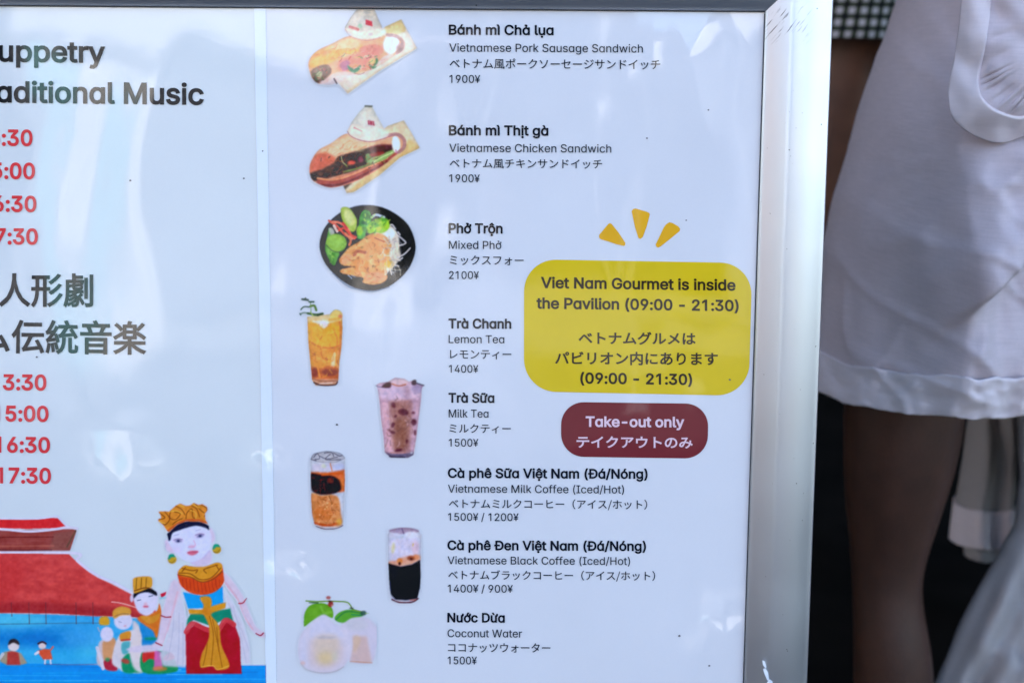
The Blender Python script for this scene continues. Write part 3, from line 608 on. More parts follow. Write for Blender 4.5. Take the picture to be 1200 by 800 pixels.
m = s.poly([(585, 95), (640, 95), (680, 170), (730, 260), (770, 320), (740, 350), (640, 375), (540, 362), (460, 320), (445, 292), (480, 220), (540, 140)], (210, 210, 208), 1, .6, False)
s.poly([(448, 300), (480, 240), (600, 270), (740, 275), (768, 322), (640, 370), (520, 355)], (238, 222, 216), .85, 1.4, clip=s.A); s.line([(446, 294), (480, 335), (560, 366), (640, 374), (750, 345), (800, 320)], 8, (176, 120, 132), .85, .6)
s.line([(588, 96), (640, 98)], 18, (110, 116, 108), .8); s.poly([(606, 208), (655, 215), (662, 250), (610, 242)], (170, 60, 92), .95, .4, False); s.line([(620, 215), (622, 240)], 5, (220, 190, 200), .6); s.line([(645, 220), (645, 245)], 5, (220, 190, 200), .6)
s.line([(500, 265), (560, 292)], 10, (216, 130, 140), .7)
s.build('printed_sandwich', pr)

# bowl of noodles
s = art(370, 234, 492, 346, (360, 230), 6.667)
m = s.poly([(95, 400), (110, 300), (160, 210), (250, 130), (360, 80), (470, 66), (590, 85), (700, 140), (790, 220), (840, 330), (848, 430), (810, 540), (740, 630), (640, 705), (520, 738), (400, 725), (300, 680), (200, 600), (130, 510)], (30, 36, 50), 1, .6)
s.line([(200, 600), (300, 690), (400, 730), (520, 742), (640, 708)], 14, (62, 88, 128), .7, .8); s.line([(160, 215), (250, 135), (360, 84), (470, 70)], 9, (76, 88, 120), .6, .6); s.poly([(600, 640), (760, 520), (830, 400), (800, 540), (700, 650)], (48, 52, 60), .8, 1.4, clip=s.A)
m = s.poly([(560, 250), (650, 230), (700, 280), (720, 340), (715, 420), (730, 470), (690, 540), (620, 600), (540, 620), (480, 400)], (216, 208, 204), 1, .7); s.mottle(m, 20, 4, 3, 23)
s.ell(640, 290, 46, 46, (238, 240, 248), .9, .8); s.ell(690, 440, 40, 70, (216, 206, 190), .6, 1)
for a in ([(700, 300), (740, 330), (770, 365), (720, 385)], [(705, 480), (760, 450), (805, 405)], [(650, 560), (660, 610)], [(690, 540), (715, 545)], [(640, 230), (665, 222), (690, 255)], [(710, 280), (725, 300)], [(720, 500), (745, 480)]): s.line(a, 12, (214, 212, 222), .9, .5)
m = s.poly([(150, 350), (165, 270), (185, 250), (190, 330), (250, 440), (240, 480), (215, 540), (185, 520), (160, 470), (140, 410)], (92, 160, 68), 1, .6); s.mottle(m, 26, 5, 5, 25)
s.poly([(165, 250), (200, 250), (215, 290), (190, 310)], (186, 196, 196), .8, .6)
m = s.poly([(390, 320), (400, 240), (410, 160), (440, 110), (480, 110), (500, 150), (500, 210), (470, 260), (450, 320), (420, 335)], (70, 150, 70), 1, .6); s.mottle(m, 44, 5, 5, 27, (.7, 1, .6)); s.ell(455, 150, 30, 34, (44, 120, 66), .8, .7); s.ell(410, 270, 26, 40, (150, 200, 60), .9, .7); s.ell(440, 205, 20, 16, (30, 96, 78), .8, .6)
s.line([(505, 165), (540, 145), (600, 165)], 22, (190, 210, 236), .9)
m = s.poly([(500, 200), (540, 175), (620, 175), (645, 220), (630, 260), (580, 290), (540, 280), (480, 290), (470, 240)], (150, 200, 64), 1, .6); s.mottle(m, 34, 5, 5, 29, (.8, 1, .5)); s.ell(600, 185, 30, 14, (86, 160, 66), .85, .6); s.ell(530, 225, 34, 22, (76, 156, 62), .85, .6, .3); s.ell(560, 255, 26, 18, (200, 206, 80), .8, .6)
m = s.poly([(265, 90), (320, 85), (360, 130), (390, 190), (375, 270), (330, 270), (290, 220), (265, 150)], (164, 190, 84), 1, .6); s.ell(330, 165, 38, 70, (206, 214, 160), .8, 1, -.4)
for a, c in (([(170, 190), (230, 230), (300, 300), (370, 330)], (214, 92, 84)), ([(200, 200), (260, 210), (320, 260), (350, 330)], (222, 120, 104)), ([(240, 270), (290, 250), (340, 300), (380, 320)], (212, 80, 70)), ([(280, 210), (310, 250)], (206, 60, 72)), ([(300, 290), (340, 340), (330, 380)], (208, 120, 92)), ([(210, 230), (235, 275)], (226, 200, 200))): s.line(a, 20, c, .95, .5)
m = s.poly([(250, 500), (290, 440), (340, 390), (420, 345), (480, 300), (560, 290), (620, 320), (660, 380), (640, 450), (660, 520), (620, 570), (625, 640), (580, 680), (500, 690), (430, 670), (440, 640), (360, 620), (270, 600), (265, 570), (350, 550), (280, 540)], (222, 156, 100), 1, .6); B = m.copy(); s.mottle(m, 30, 5, 4, 31, (1, .9, .8))
s.ell(570, 340, 70, 45, (228, 150, 96), .6, 1, clip=B); s.ell(420, 540, 60, 60, (216, 138, 70), .6, 1, clip=B); s.ell(310, 490, 50, 36, (224, 160, 130), .8, .8, -.6); s.ell(540, 630, 90, 40, (224, 158, 126), .8, .9, clip=B); s.ell(640, 530, 36, 30, (222, 184, 60), .8, .8)
s.line([(370, 460), (390, 430), (460, 440)], 24, (166, 84, 66), .85, .7); s.line([(530, 325), (600, 355)], 9, (150, 62, 44), .9); 
for i, (x, y) in enumerate([(580, 455), (520, 550), (475, 565), (460, 330), (545, 575), (400, 480), (500, 470), (620, 410), (340, 540), (430, 400), (510, 610), (560, 510)]): s.ell(x, y, 9 + i % 4 * 2, 7, (150, 74, 44) if i % 3 else (104, 92, 40), .75, .5, i)
s.ell(520, 548, 14, 12, (92, 72, 30), .8, .5); s.line([(310, 545), (370, 552)], 8, (60, 40, 40), .7); s.line([(320, 615), (350, 640)], 8, (170, 190, 230), .9); s.line([(345, 615), (375, 630)], 6, (170, 190, 230), .9)
scatter(s, 70, 450, 490, 190, 170, [(240, 184, 130), (184, 108, 60), (214, 150, 92), (248, 206, 156), (160, 88, 50)], 8, 46, B, .55, 8); scatter(s, 46, 655, 420, 75, 170, [(244, 240, 240), (190, 184, 190), (226, 214, 196), (160, 158, 170)], 7, 70, None, .6, 9, 1.2, .7); scatter(s, 34, 520, 210, 120, 70, [(60, 130, 50), (190, 220, 90), (36, 100, 60), (130, 190, 70)], 10, 26, None, .6, 10); scatter(s, 14, 190, 440, 40, 80, [(60, 130, 50), (150, 200, 100)], 8, 34, None, .5, 11)
s.ell(228, 365, 82, 72, (130, 178, 72), 1, .6); s.ell(225, 355, 60, 50, (140, 188, 80), .8, 1); s.line([(150, 380), (190, 420), (240, 436), (300, 420)], 8, (50, 88, 50), .8)
s.line([(430, 690), (440, 660), (600, 690), (640, 620)], 3, (40, 40, 46), .3)
s.build('printed_noodle_bowl', pr)

# glass of lemon tea
s = art(344, 343, 408, 458, (340, 340), 6.667)
m = s.poly([(133, 205), (410, 175), (412, 300), (405, 440), (388, 560), (380, 700), (360, 740), (200, 745), (170, 700), (160, 600), (140, 400)], (214, 146, 60), 1, .5, False); B = m.copy(); s.mottle(m, 12, 8, 10, 41)
s.poly([(135, 200), (410, 170), (410, 230), (300, 260), (140, 255)], (218, 204, 170), .85, .8, False, clip=B); s.poly([(310, 190), (350, 150), (400, 165), (408, 215), (330, 220)], (222, 196, 120), 1, .6)
s.line([(300, 200), (350, 150), (395, 160)], 7, (196, 198, 190), .8); s.ell(392, 205, 16, 16, (214, 120, 96), .9, .7)
s.poly([(150, 250), (230, 240), (300, 280), (390, 240), (400, 420), (250, 440), (150, 400)], (222, 168, 54), .8, 1.6, clip=B)
s.poly([(165, 240), (230, 235), (295, 240), (300, 275), (270, 298), (235, 285), (215, 262)], (232, 226, 226), .95, .7); s.ell(262, 258, 30, 20, (222, 216, 240), .8, .6)
s.line([(310, 230), (380, 220)], 22, (206, 150, 40), .6, .9, clip=B)
for a, c, wd in (([(155, 400), (230, 440), (330, 450), (400, 420)], (200, 108, 44), 14), ([(240, 450), (250, 520), (300, 540)], (196, 112, 40), 12), ([(340, 300), (370, 400), (340, 480)], (206, 120, 40), 12), ([(388, 250), (396, 330), (385, 500)], (206, 116, 60), 18), ([(160, 420), (175, 520)], (220, 140, 66), 12), ([(330, 540), (350, 490), (345, 560)], (240, 206, 160), 16), ([(375, 470), (370, 600)], (230, 150, 100), 9)): s.line(a, wd, c, .75, .9, clip=B)
s.ell(336, 575, 16, 26, (240, 214, 180), .85, .7); s.poly([(165, 600), (230, 610), (300, 590), (380, 610), (378, 700), (170, 690)], (180, 84, 50), .8, 1.4, clip=B); s.ell(195, 640, 26, 40, (120, 50, 60), .7, 1, clip=B); s.ell(310, 640, 62, 26, (122, 52, 40), .8, 1, clip=B); s.line([(215, 600), (235, 690)], 14, (232, 150, 72), .8, .7); s.line([(215, 690), (350, 700)], 22, (226, 124, 60), .8, .8)
scatter(s, 40, 270, 450, 120, 210, [(244, 196, 90), (196, 110, 40), (232, 170, 70), (170, 84, 36)], 10, 50, B, .4, 12, 1.4, .6)
s.poly([(170, 690), (378, 690), (372, 745), (200, 748)], (196, 150, 140), .85, .7, False, clip=B); s.line([(185, 720), (250, 742), (350, 738), (372, 715)], 12, (66, 36, 44), .9, .6); s.line([(172, 688), (250, 708), (376, 704)], 7, (150, 90, 70), .7); s.line([(230, 728), (330, 722)], 8, (230, 210, 216), .8)
for a, c, wd in (([(95, 70), (140, 75)], (66, 92, 84), 20), ([(120, 60), (135, 80)], (84, 104, 100), 14), ([(150, 90), (185, 90)], (62, 98, 84), 18), ([(85, 150), (110, 128), (150, 130)], (60, 96, 76), 14), ([(160, 125), (190, 120), (205, 155)], (96, 140, 60), 22), ([(80, 185), (110, 175), (140, 180)], (130, 160, 150), 16), ([(75, 180), (85, 195)], (70, 100, 90), 10), ([(140, 180), (200, 190), (255, 182)], (70, 110, 62), 22), ([(160, 100), (165, 170)], (120, 160, 90), 9), ([(215, 195), (248, 185)], (46, 76, 56), 14), ([(160, 165), (180, 200)], (180, 210, 120), 10)): s.line(a, wd, c, .92, .6)
s.build('printed_drink', pr)

# cup of milk tea
s = art(434, 438, 504, 542, (430, 435), 7.27)
m = s.poly([(75, 115), (110, 95), (180, 85), (240, 50), (320, 60), (360, 85), (400, 68), (430, 95), (488, 115), (470, 145), (462, 260), (440, 430), (425, 560), (400, 710), (350, 738), (200, 735), (150, 690), (140, 560), (120, 420), (105, 250), (90, 150)], (196, 164, 192), 1, .6, False); B = m.copy()
s.poly([(180, 245), (385, 240), (380, 500), (360, 690), (230, 700), (190, 500)], (158, 112, 112), .9, 2, False, clip=B); s.poly([(240, 380), (350, 380), (340, 660), (240, 680)], (142, 96, 84), .7, 2.2, False, clip=B)
s.poly([(100, 200), (180, 250), (190, 480), (220, 700), (150, 690), (110, 320)], (206, 166, 190), .9, 2, False, clip=B); s.mottle(B, 7, 8, 12, 45)
s.poly([(90, 110), (200, 130), (330, 110), (470, 130), (462, 215), (390, 230), (180, 240), (100, 220)], (206, 184, 216), .85, 1.6, False, clip=B); s.ell(270, 85, 90, 28, (212, 186, 204), .9, 1.2, clip=B); s.poly([(390, 130), (470, 115), (465, 180), (400, 190)], (146, 130, 170), .7, 1.4, clip=B); s.poly([(320, 130), (370, 140), (350, 230), (320, 220)], (176, 140, 160), .6, 1.4, clip=B)
scatter(s, 30, 280, 430, 130, 260, [(220, 184, 200), (130, 88, 88), (176, 134, 150), (110, 74, 76)], 12, 60, B, .3, 13, 1.5, .5)
s.poly([(125, 128), (165, 95), (205, 95), (200, 135), (140, 138)], (74, 36, 52), .95, .6); s.poly([(380, 95), (400, 66), (425, 75), (420, 110), (390, 115)], (70, 50, 64), .9, .6); s.line([(215, 105), (270, 122), (330, 110)], 14, (184, 120, 110), .9, .8); s.line([(430, 100), (485, 118)], 16, (92, 88, 118), .85, .7); s.line([(72, 118), (100, 130), (125, 132)], 7, (110, 110, 150), .8)
for x, y, rx, ry, rot in ((228, 285, 16, 26, -.3), (310, 345, 46, 28, .2), (245, 380, 16, 10, -.6), (222, 455, 16, 24, .3), (400, 430, 24, 28, 0), (395, 350, 16, 12, 0), (220, 518, 22, 12, .2), (195, 500, 16, 6, .7), (340, 595, 10, 22, 0), (410, 520, 10, 26, 0), (270, 668, 34, 12, -.2)): s.ell(x, y, rx, ry, (92, 42, 62), .85, .7, rot, clip=B)
s.poly([(150, 680), (200, 700), (300, 700), (405, 685), (395, 720), (340, 740), (200, 738)], (92, 88, 122), .9, .8, False, clip=B); s.line([(190, 725), (320, 730)], 10, (52, 44, 70), .8, .6); s.ell(382, 692, 12, 10, (190, 196, 220), .9, .5); s.line([(200, 690), (330, 690)], 9, (190, 130, 130), .7)
s.build('printed_drink', pr)

# iced milk coffee
s = art(358, 524, 412, 624, (350, 520), 7.27)
m = s.poly([(98, 120), (130, 75), (240, 55), (350, 75), (398, 115), (400, 300), (395, 420), (390, 600), (380, 700), (300, 730), (200, 728), (135, 700), (110, 600), (100, 400)], (196, 204, 230), .9, .5, False); B = m.copy()
s.ell(248, 110, 140, 46, (178, 180, 200), .9, .6); s.line([(110, 125), (130, 85), (240, 60), (350, 75), (395, 115)], 6, (110, 112, 140), .85); s.line([(100, 125), (180, 150), (300, 155), (392, 120)], 5, (128, 126, 152), .7)
for a in ([(130, 110), (160, 80), (180, 120), (140, 130)], [(220, 75), (280, 70), (300, 105)], [(180, 100), (240, 125), (330, 110)], [(300, 75), (345, 100), (370, 95)], [(150, 140), (110, 130)], [(270, 85), (230, 130), (360, 130)]): s.line(a, 7, (74, 72, 96), .75, .5)
s.poly([(120, 170), (250, 160), (390, 170), (395, 225), (110, 235)], (204, 202, 236), .85, .8, False, clip=B); s.ell(340, 190, 50, 26, (194, 204, 246), .9, .7); s.line([(270, 165), (285, 225)], 11, (214, 140, 110), .8, .6); s.ell(215, 185, 22, 18, (200, 210, 200), .8, .6)
s.poly([(100, 235), (250, 240), (395, 215), (400, 400), (350, 410), (200, 380), (110, 300)], (214, 110, 64), .95, .8, False, clip=B)
m = s.poly([(103, 250), (200, 262), (290, 270), (350, 310), (368, 370), (330, 410), (240, 432), (160, 425), (115, 395), (102, 330)], (46, 30, 40), .97, .7, clip=B); s.mottle(m, 16, 5, 4, 51, (1, .7, .7))
s.line([(200, 262), (290, 250), (370, 250)], 16, (208, 96, 44), .8, .7); s.ell(270, 310, 30, 24, (124, 58, 50), .8, .8, .4); s.line([(160, 310), (220, 300)], 7, (120, 70, 80), .7); s.ell(375, 335, 18, 50, (220, 130, 70), .6, .9)
m = s.poly([(105, 425), (200, 436), (300, 430), (345, 470), (360, 580), (370, 680), (300, 700), (170, 690), (118, 620)], (208, 140, 96), 1, .8, clip=B); s.mottle(m, 14, 5, 6, 53); s.ell(210, 590, 80, 60, (196, 112, 62), .7, 1.4, clip=B); s.line([(140, 670), (240, 690), (340, 670)], 22, (190, 84, 50), .8, .9, clip=B)
scatter(s, 40, 240, 560, 110, 130, [(236, 180, 130), (176, 96, 50), (222, 150, 96), (150, 76, 44)], 8, 30, m, .5, 14); scatter(s, 14, 240, 340, 110, 60, [(96, 50, 50), (24, 16, 26), (150, 70, 50)], 8, 40, B, .4, 15)
for x, y in ((215, 485), (245, 500), (225, 550), (180, 600), (285, 520), (260, 470), (300, 600), (240, 535)): s.ell(x, y, 8, 5, (232, 196, 150), .8, .4, x)
s.line([(260, 440), (285, 510)], 7, (140, 76, 50), .7); s.line([(280, 540), (300, 600)], 7, (170, 90, 60), .6); s.ell(345, 660, 24, 26, (222, 180, 90), .7, 1); s.line([(150, 700), (230, 722), (330, 715), (378, 690)], 8, (96, 66, 84), .8); s.line([(190, 704), (340, 702)], 9, (214, 180, 176), .8)
s.build('printed_drink', pr)

# glass of black coffee
s = art(448, 614, 502, 712, (445, 610), 7.62)
m = s.poly([(68, 120), (90, 80), (180, 58), (280, 62), (350, 85), (375, 125), (372, 300), (370, 500), (365, 600), (340, 700), (280, 735), (170, 735), (105, 705), (85, 600), (72, 350)], (200, 206, 236), .95, .5, False); B = m.copy()
s.ell(215, 85, 140, 30, (164, 140, 176), .8, .8); s.line([(90, 85), (190, 60), (290, 66), (350, 88)], 7, (146, 116, 156), .8); s.line([(200, 70), (215, 110)], 12, (110, 96, 140), .7); s.ell(280, 125, 64, 34, (214, 218, 246), .95, .8); s.ell(130, 125, 50, 20, (206, 208, 240), .9, .8)
s.poly([(90, 160), (340, 150), (350, 300), (280, 330), (100, 370)], (206, 204, 240), .9, 1.2, False, clip=B); s.ell(120, 240, 14, 50, (206, 204, 150), .75, .9, .1); s.ell(320, 235, 36, 60, (218, 190, 216), .7, 1.2); s.line([(300, 200), (296, 222)], 10, (216, 196, 120), .8)
s.poly([(80, 360), (150, 350), (180, 330), (260, 310), (350, 300), (365, 340), (300, 380), (180, 405), (80, 400)], (220, 160, 140), .9, 1, clip=B); s.ell(180, 355, 26, 26, (222, 140, 84), .9, .7); s.ell(280, 330, 34, 22, (150, 74, 52), .9, .7); s.ell(282, 336, 14, 10, (70, 36, 40), .9, .5); s.ell(325, 320, 22, 22, (222, 140, 100), .8, .8)
s.poly([(74, 375), (110, 385), (190, 405), (290, 385), (360, 345), (370, 500), (360, 600), (335, 690), (240, 705), (140, 700), (95, 650), (80, 500)], (24, 26, 40), 1, .6, False, clip=B); s.ell(178, 378, 12, 16, (60, 30, 40), .9, .5); s.line([(100, 392), (150, 410)], 12, (70, 50, 70), .7)
for y in (430, 455, 485): s.line([(100, y), (150, y + 8)], 7, (88, 92, 130), .6, .6)
s.line([(95, 540), (98, 620)], 9, (70, 84, 140), .6, .8); s.poly([(95, 640), (110, 690), (130, 700), (100, 700), (85, 640)], (170, 176, 210), .7, .8)
s.line([(110, 700), (180, 725), (290, 722), (345, 690)], 16, (100, 54, 70), .9, .7); s.line([(140, 708), (250, 712)], 7, (190, 190, 216), .7); s.line([(270, 705), (320, 700)], 9, (200, 110, 100), .8)
s.build('printed_drink', pr)

# coconuts
s = art(345, 692, 442, 792, (340, 680), 6.667)
m = s.poly([(400, 300), (520, 275), (620, 290), (690, 380), (680, 500), (640, 640), (460, 625), (420, 500)], (202, 200, 232), .9, 1.2); s.poly([(490, 430), (600, 430), (640, 640), (470, 625)], (202, 178, 184), .9, 1.4, False, clip=s.A); s.poly([(490, 440), (540, 430), (550, 480), (500, 560)], (206, 184, 170), .8, 1.2, clip=s.A); s.line([(470, 628), (640, 638)], 12, (196, 152, 140), .8, .8); s.ell(520, 340, 90, 50, (190, 196, 216), .6, 2, clip=s.A)
m = s.poly([(105, 345), (112, 250), (160, 185), (260, 170), (330, 210), (335, 290), (260, 270), (180, 310), (120, 355)], (104, 164, 62), 1, .6); s.mottle(m, 12, 8, 6, 61, (1, 1, .6)); s.line([(240, 200), (270, 250), (330, 240)], 20, (128, 186, 84), .7, 1, clip=s.A)
m = s.poly([(345, 290), (380, 245), (460, 220), (560, 240), (570, 275), (480, 290), (420, 325), (370, 320)], (96, 166, 72), 1, .6); s.line([(360, 300), (440, 240), (560, 250)], 12, (50, 120, 90), .6, .8); s.line([(480, 262), (560, 268)], 9, (40, 130, 120), .7)
s.line([(125, 155), (200, 160), (290, 158), (400, 160), (450, 168), (475, 195), (490, 220), (560, 240)], 13, (120, 160, 80), 1, .5); s.line([(150, 170), (220, 172)], 12, (44, 92, 60), .8, .7); s.ell(300, 130, 22, 16, (176, 104, 110), .95, .6); s.ell(318, 180, 24, 24, (150, 60, 66), .95, .6); s.ell(312, 158, 14, 10, (70, 60, 50), .9, .5); s.ell(330, 190, 8, 8, (210, 170, 150), .8, .4); s.ell(480, 212, 20, 9, (70, 90, 84), .9, .5); s.ell(575, 250, 26, 22, (66, 100, 96), .9, .6); s.line([(590, 252), (615, 252)], 9, (150, 190, 110), .8)
m = s.poly([(70, 620), (60, 500), (90, 400), (170, 320), (265, 262), (350, 330), (440, 370), (485, 450), (480, 560), (430, 660), (350, 710), (240, 720), (130, 690)], (204, 204, 234), 1, 1); B = m.copy()
s.poly([(170, 330), (265, 262), (390, 350), (420, 440), (300, 430), (150, 440)], (200, 204, 238), .9, 1.6, False, clip=B); s.ell(270, 560, 160, 130, (204, 192, 208), .8, 4, clip=B); s.poly([(205, 440), (370, 440), (350, 620), (230, 640), (190, 560)], (206, 194, 190), .8, 3, clip=B); s.ell(275, 600, 60, 50, (206, 190, 156), .8, 3, clip=B); s.ell(285, 440, 80, 9, (178, 176, 200), .8, 1); s.ell(350, 590, 20, 40, (196, 200, 196), .6, 2, clip=B)
s.ell(110, 560, 30, 120, (196, 202, 238), .8, 3, clip=B); s.line([(80, 640), (130, 692), (240, 718), (350, 708), (420, 670)], 9, (166, 160, 176), .8, 1.2); s.ell(100, 640, 20, 14, (214, 180, 180), .7, 1)
s.build('printed_coconut', pr, rim=.05, grain=.15)

# ---- the left poster's painting: hall, water, puppets
s = Pic(-60, 588, 312.5, 808, .66, (0, 590), 3.81)
m = s.poly([(-260, 380), (0, 380), (0, 480), (170, 500), (430, 520), (620, 570), (700, 590), (1400, 690), (1400, 900), (-260, 900)], (60, 160, 232), 0, 0, False, shape=False)
band = s.poly([(-260, 482), (200, 490), (430, 498), (640, 510), (700, 700), (400, 716), (-260, 720)], (66, 164, 232), 1, .5, False); s.mottle(band, 16, 26, 7, 71, (.8, 1, .8))
for (x, y, rx, ry, c, a) in ((60, 520, 160, 30, (96, 200, 240), .8), (250, 600, 160, 40, (40, 130, 216), .7), (380, 600, 110, 40, (80, 170, 240), .6), (90, 600, 180, 36, (30, 116, 206), .7), (200, 675, 260, 26, (60, 178, 240), .7), (410, 660, 70, 20, (90, 200, 240), .7), (40, 690, 90, 20, (60, 150, 230), .6)): s.ell(x, y, rx, ry, c, a, 5, clip=band)
s.line([(-260, 540), (400, 530), (450, 540)], 5, (70, 110, 150), .6, .6)
# shallow step below the eaves, hall roof
rf = s.poly([(-260, 215), (310, 222), (345, 258), (395, 300), (440, 328), (500, 355), (620, 418), (690, 460), (720, 530), (600, 505), (430, 500), (250, 490), (-260, 482)], (198, 80, 86), 1, .5, False); s.mottle(rf, 11, 12, 5, 73, (1, .9, .9))
s.poly([(-260, 440), (0, 435), (250, 440), (500, 460), (720, 520), (720, 530), (430, 500), (250, 490), (-260, 482)], (150, 52, 64), .75, 2, False, clip=rf); s.poly([(-260, 225), (80, 225), (120, 290), (60, 440), (-260, 440)], (190, 66, 74), .6, 4, False, clip=rf)
s.line([(500, 436), (560, 446), (700, 492)], 5, (226, 190, 196), .8)
for x in (-60, 52, 130, 205, 340, 415): s.line([(x, 440), (x + 2, 500 + (34 if x > 100 else 0))], 4, (104, 62, 76), .7)
s.line([(-260, 216), (312, 217), (345, 252), (400, 296), (450, 326), (520, 356), (620, 412)], 12, (206, 208, 244), 1, .5)
wl = s.poly([(-260, 120), (330, 110), (345, 118), (315, 208), (-260, 212)], (146, 76, 78), 1, .5, False); s.mottle(wl, 12, 20, 3, 75); s.poly([(240, 130), (340, 112), (312, 206), (220, 206)], (138, 92, 92), .8, 1.5, False, clip=wl); s.line([(-260, 150), (240, 146)], 5, (110, 50, 56), .7); s.line([(-260, 190), (240, 186)], 8, (176, 106, 100), .6); s.line([(-260, 204), (230, 205)], 8, (94, 50, 60), .6); s.line([(300, 190), (340, 118)], 7, (100, 84, 76), .8)
s.poly([(-260, 62), (0, 66), (120, 68), (230, 60), (262, 62), (298, 98), (250, 108), (120, 112), (0, 108), (-260, 100)], (204, 58, 68), 1, .5, False); s.line([(-260, 60), (120, 66), (230, 58), (256, 56), (300, 98), (345, 108)], 8, (202, 210, 244), 1, .5); s.line([(-260, 108), (0, 112), (130, 122), (250, 112), (300, 104), (345, 110)], 11, (206, 206, 240), 1, .6)
# front water
wt = s.poly([(-260, 712), (170, 712), (440, 716), (700, 716), (1250, 718), (1250, 900), (-260, 900)], (26, 146, 238), 1, .5, False)
for i in range(26):
    y = 722 + i * 5.4; x = RNG.uniform(-260, 900); ln = RNG.uniform(200, 560); s.line([(x, y), (x + ln / 2, y + RNG.uniform(-5, 5)), (x + ln, y)], RNG.uniform(3, 8), [(96, 186, 246), (8, 118, 214), (60, 168, 244), (130, 206, 250)][i % 4], .55, 1, clip=wt)
s.line([(200, 714), (330, 716), (450, 714)], 5, (110, 90, 150), .6, .8)
# two far puppets
s.poly([(0, 700), (20, 660), (55, 650), (95, 665), (122, 708), (100, 716), (30, 716)], (170, 150, 130), .9, .6, False); s.poly([(32, 716), (34, 660), (60, 654), (84, 664), (92, 716)], (176, 72, 74), .95, .6, False); s.ell(62, 634, 25, 22, (214, 206, 222), 1, .5); s.poly([(38, 628), (45, 606), (66, 600), (84, 612), (86, 628), (62, 618)], (60, 56, 66), 1, .5); s.line([(0, 688), (14, 668)], 14, (206, 200, 216), .8)
s.poly([(165, 655), (200, 645), (225, 648), (236, 692), (195, 694)], (208, 96, 76), 1, .5, False); s.ell(190, 632, 17, 14, (214, 200, 214), 1, .4); s.line([(172, 622), (190, 614), (206, 622)], 9, (70, 60, 80), 1); s.line([(160, 668), (172, 660)], 12, (216, 216, 240), .9); s.line([(228, 650), (238, 636)], 8, (200, 110, 110), .9); s.line([(203, 695), (202, 710)], 8, (214, 214, 240), .9); s.line([(226, 695), (228, 710)], 8, (214, 214, 240), .9)
# procession: three smaller puppets
s.o, s.k = (100, 660), 5.714
FACE = (206, 208, 246)
s.poly([(85, 560), (110, 510), (190, 500), (215, 560), (225, 700), (135, 705), (80, 660)], (206, 190, 206), .95, .7); s.poly([(120, 520), (200, 500), (200, 640), (130, 650)], (204, 150, 110), .9, .8); s.ell(146, 470, 44, 50, FACE, 1, .6); s.poly([(95, 400), (100, 360), (140, 350), (162, 370), (160, 405), (125, 410)], (206, 162, 66), 1, .6); s.poly([(125, 650), (190, 640), (215, 710), (140, 705)], (170, 50, 76), .95, .6); s.line([(80, 560), (105, 640), (120, 700)], 22, (206, 206, 236), .9, .8); s.line([(85, 425), (96, 450)], 9, (180, 180, 210), .8); s.ell(150, 640, 16, 14, (60, 150, 110), .8, .6)
s.poly([(180, 660), (200, 540), (240, 470), (330, 440), (380, 480), (395, 560), (392, 720), (260, 720), (230, 700)], (206, 206, 228), 1, .7); s.poly([(235, 470), (300, 450), (300, 500), (240, 515)], (206, 146, 70), 1, .6); s.line([(245, 510), (298, 505)], 14, (196, 84, 76), .9); s.poly([(245, 530), (300, 520), (290, 590), (250, 600)], (80, 168, 190), .9, .7); s.poly([(248, 640), (300, 600), (330, 720), (255, 720)], (40, 150, 118), 1, .7); s.poly([(300, 690), (360, 690), (392, 722), (310, 724)], (40, 146, 110), .9, .7); s.ell(270, 650, 30, 16, (200, 70, 70), .8, .8, .3); s.poly([(320, 380), (370, 430), (392, 560), (390, 715), (330, 700), (300, 600), (320, 480)], (212, 206, 222), .95, 1)
s.ell(255, 380, 62, 60, FACE, 1, .7); s.poly([(185, 350), (190, 310), (240, 285), (300, 300), (300, 340), (240, 345), (200, 365)], (208, 160, 84), 1, .6); s.line([(200, 350), (240, 335), (290, 335)], 7, (150, 110, 90), .7); s.line([(225, 385), (245, 392)], 5, (150, 150, 190), .8); s.ell(268, 415, 10, 5, (206, 130, 160), .7)
s.poly([(370, 400), (480, 330), (510, 400), (500, 560), (390, 570), (380, 480)], (50, 140, 214), 1, .6); s.poly([(350, 360), (470, 320), (495, 260), (515, 330), (505, 400), (480, 500), (455, 450), (400, 410)], (206, 120, 60), 1, .6); s.poly([(370, 350), (450, 350), (500, 330), (480, 380), (420, 400)], (206, 150, 70), .9, .7); s.ell(440, 500, 46, 10, (40, 150, 118), .9, .8); s.poly([(385, 580), (500, 580), (560, 590), (600, 640), (608, 720), (390, 725)], (46, 148, 104), 1, .6); s.poly([(388, 590), (470, 580), (480, 640), (430, 635), (390, 660)], (200, 66, 70), 1, .6); s.poly([(540, 610), (575, 592), (600, 630), (560, 645), (520, 640)], (200, 66, 70), 1, .6); s.poly([(465, 570), (510, 590), (520, 700), (460, 715)], (206, 110, 190), .9, .7, False); s.ell(500, 700, 50, 16, (206, 130, 70), .7, .8)
s.poly([(500, 200), (548, 182), (540, 210), (510, 230)], (196, 50, 80), 1, .5, False); s.line([(505, 230), (545, 225)], 16, (120, 190, 220), .8)
s.poly([(320, 215), (350, 180), (475, 180), (488, 215), (480, 290), (440, 335), (400, 345), (350, 310)], FACE, 1, .6); s.poly([(318, 220), (345, 175), (430, 160), (475, 185), (478, 212), (420, 190), (360, 200), (325, 232)], (30, 34, 56), 1, .5); s.ell(312, 230, 12, 26, (206, 196, 232), 1, .6)
m = s.poly([(322, 185), (318, 130), (330, 90), (440, 85), (450, 150), (420, 165), (340, 195)], (206, 156, 70), 1, .6); 
for x in (345, 378, 410): s.line([(x, 95), (x - 4, 165)], 8, (146, 100, 50), .8, .6)
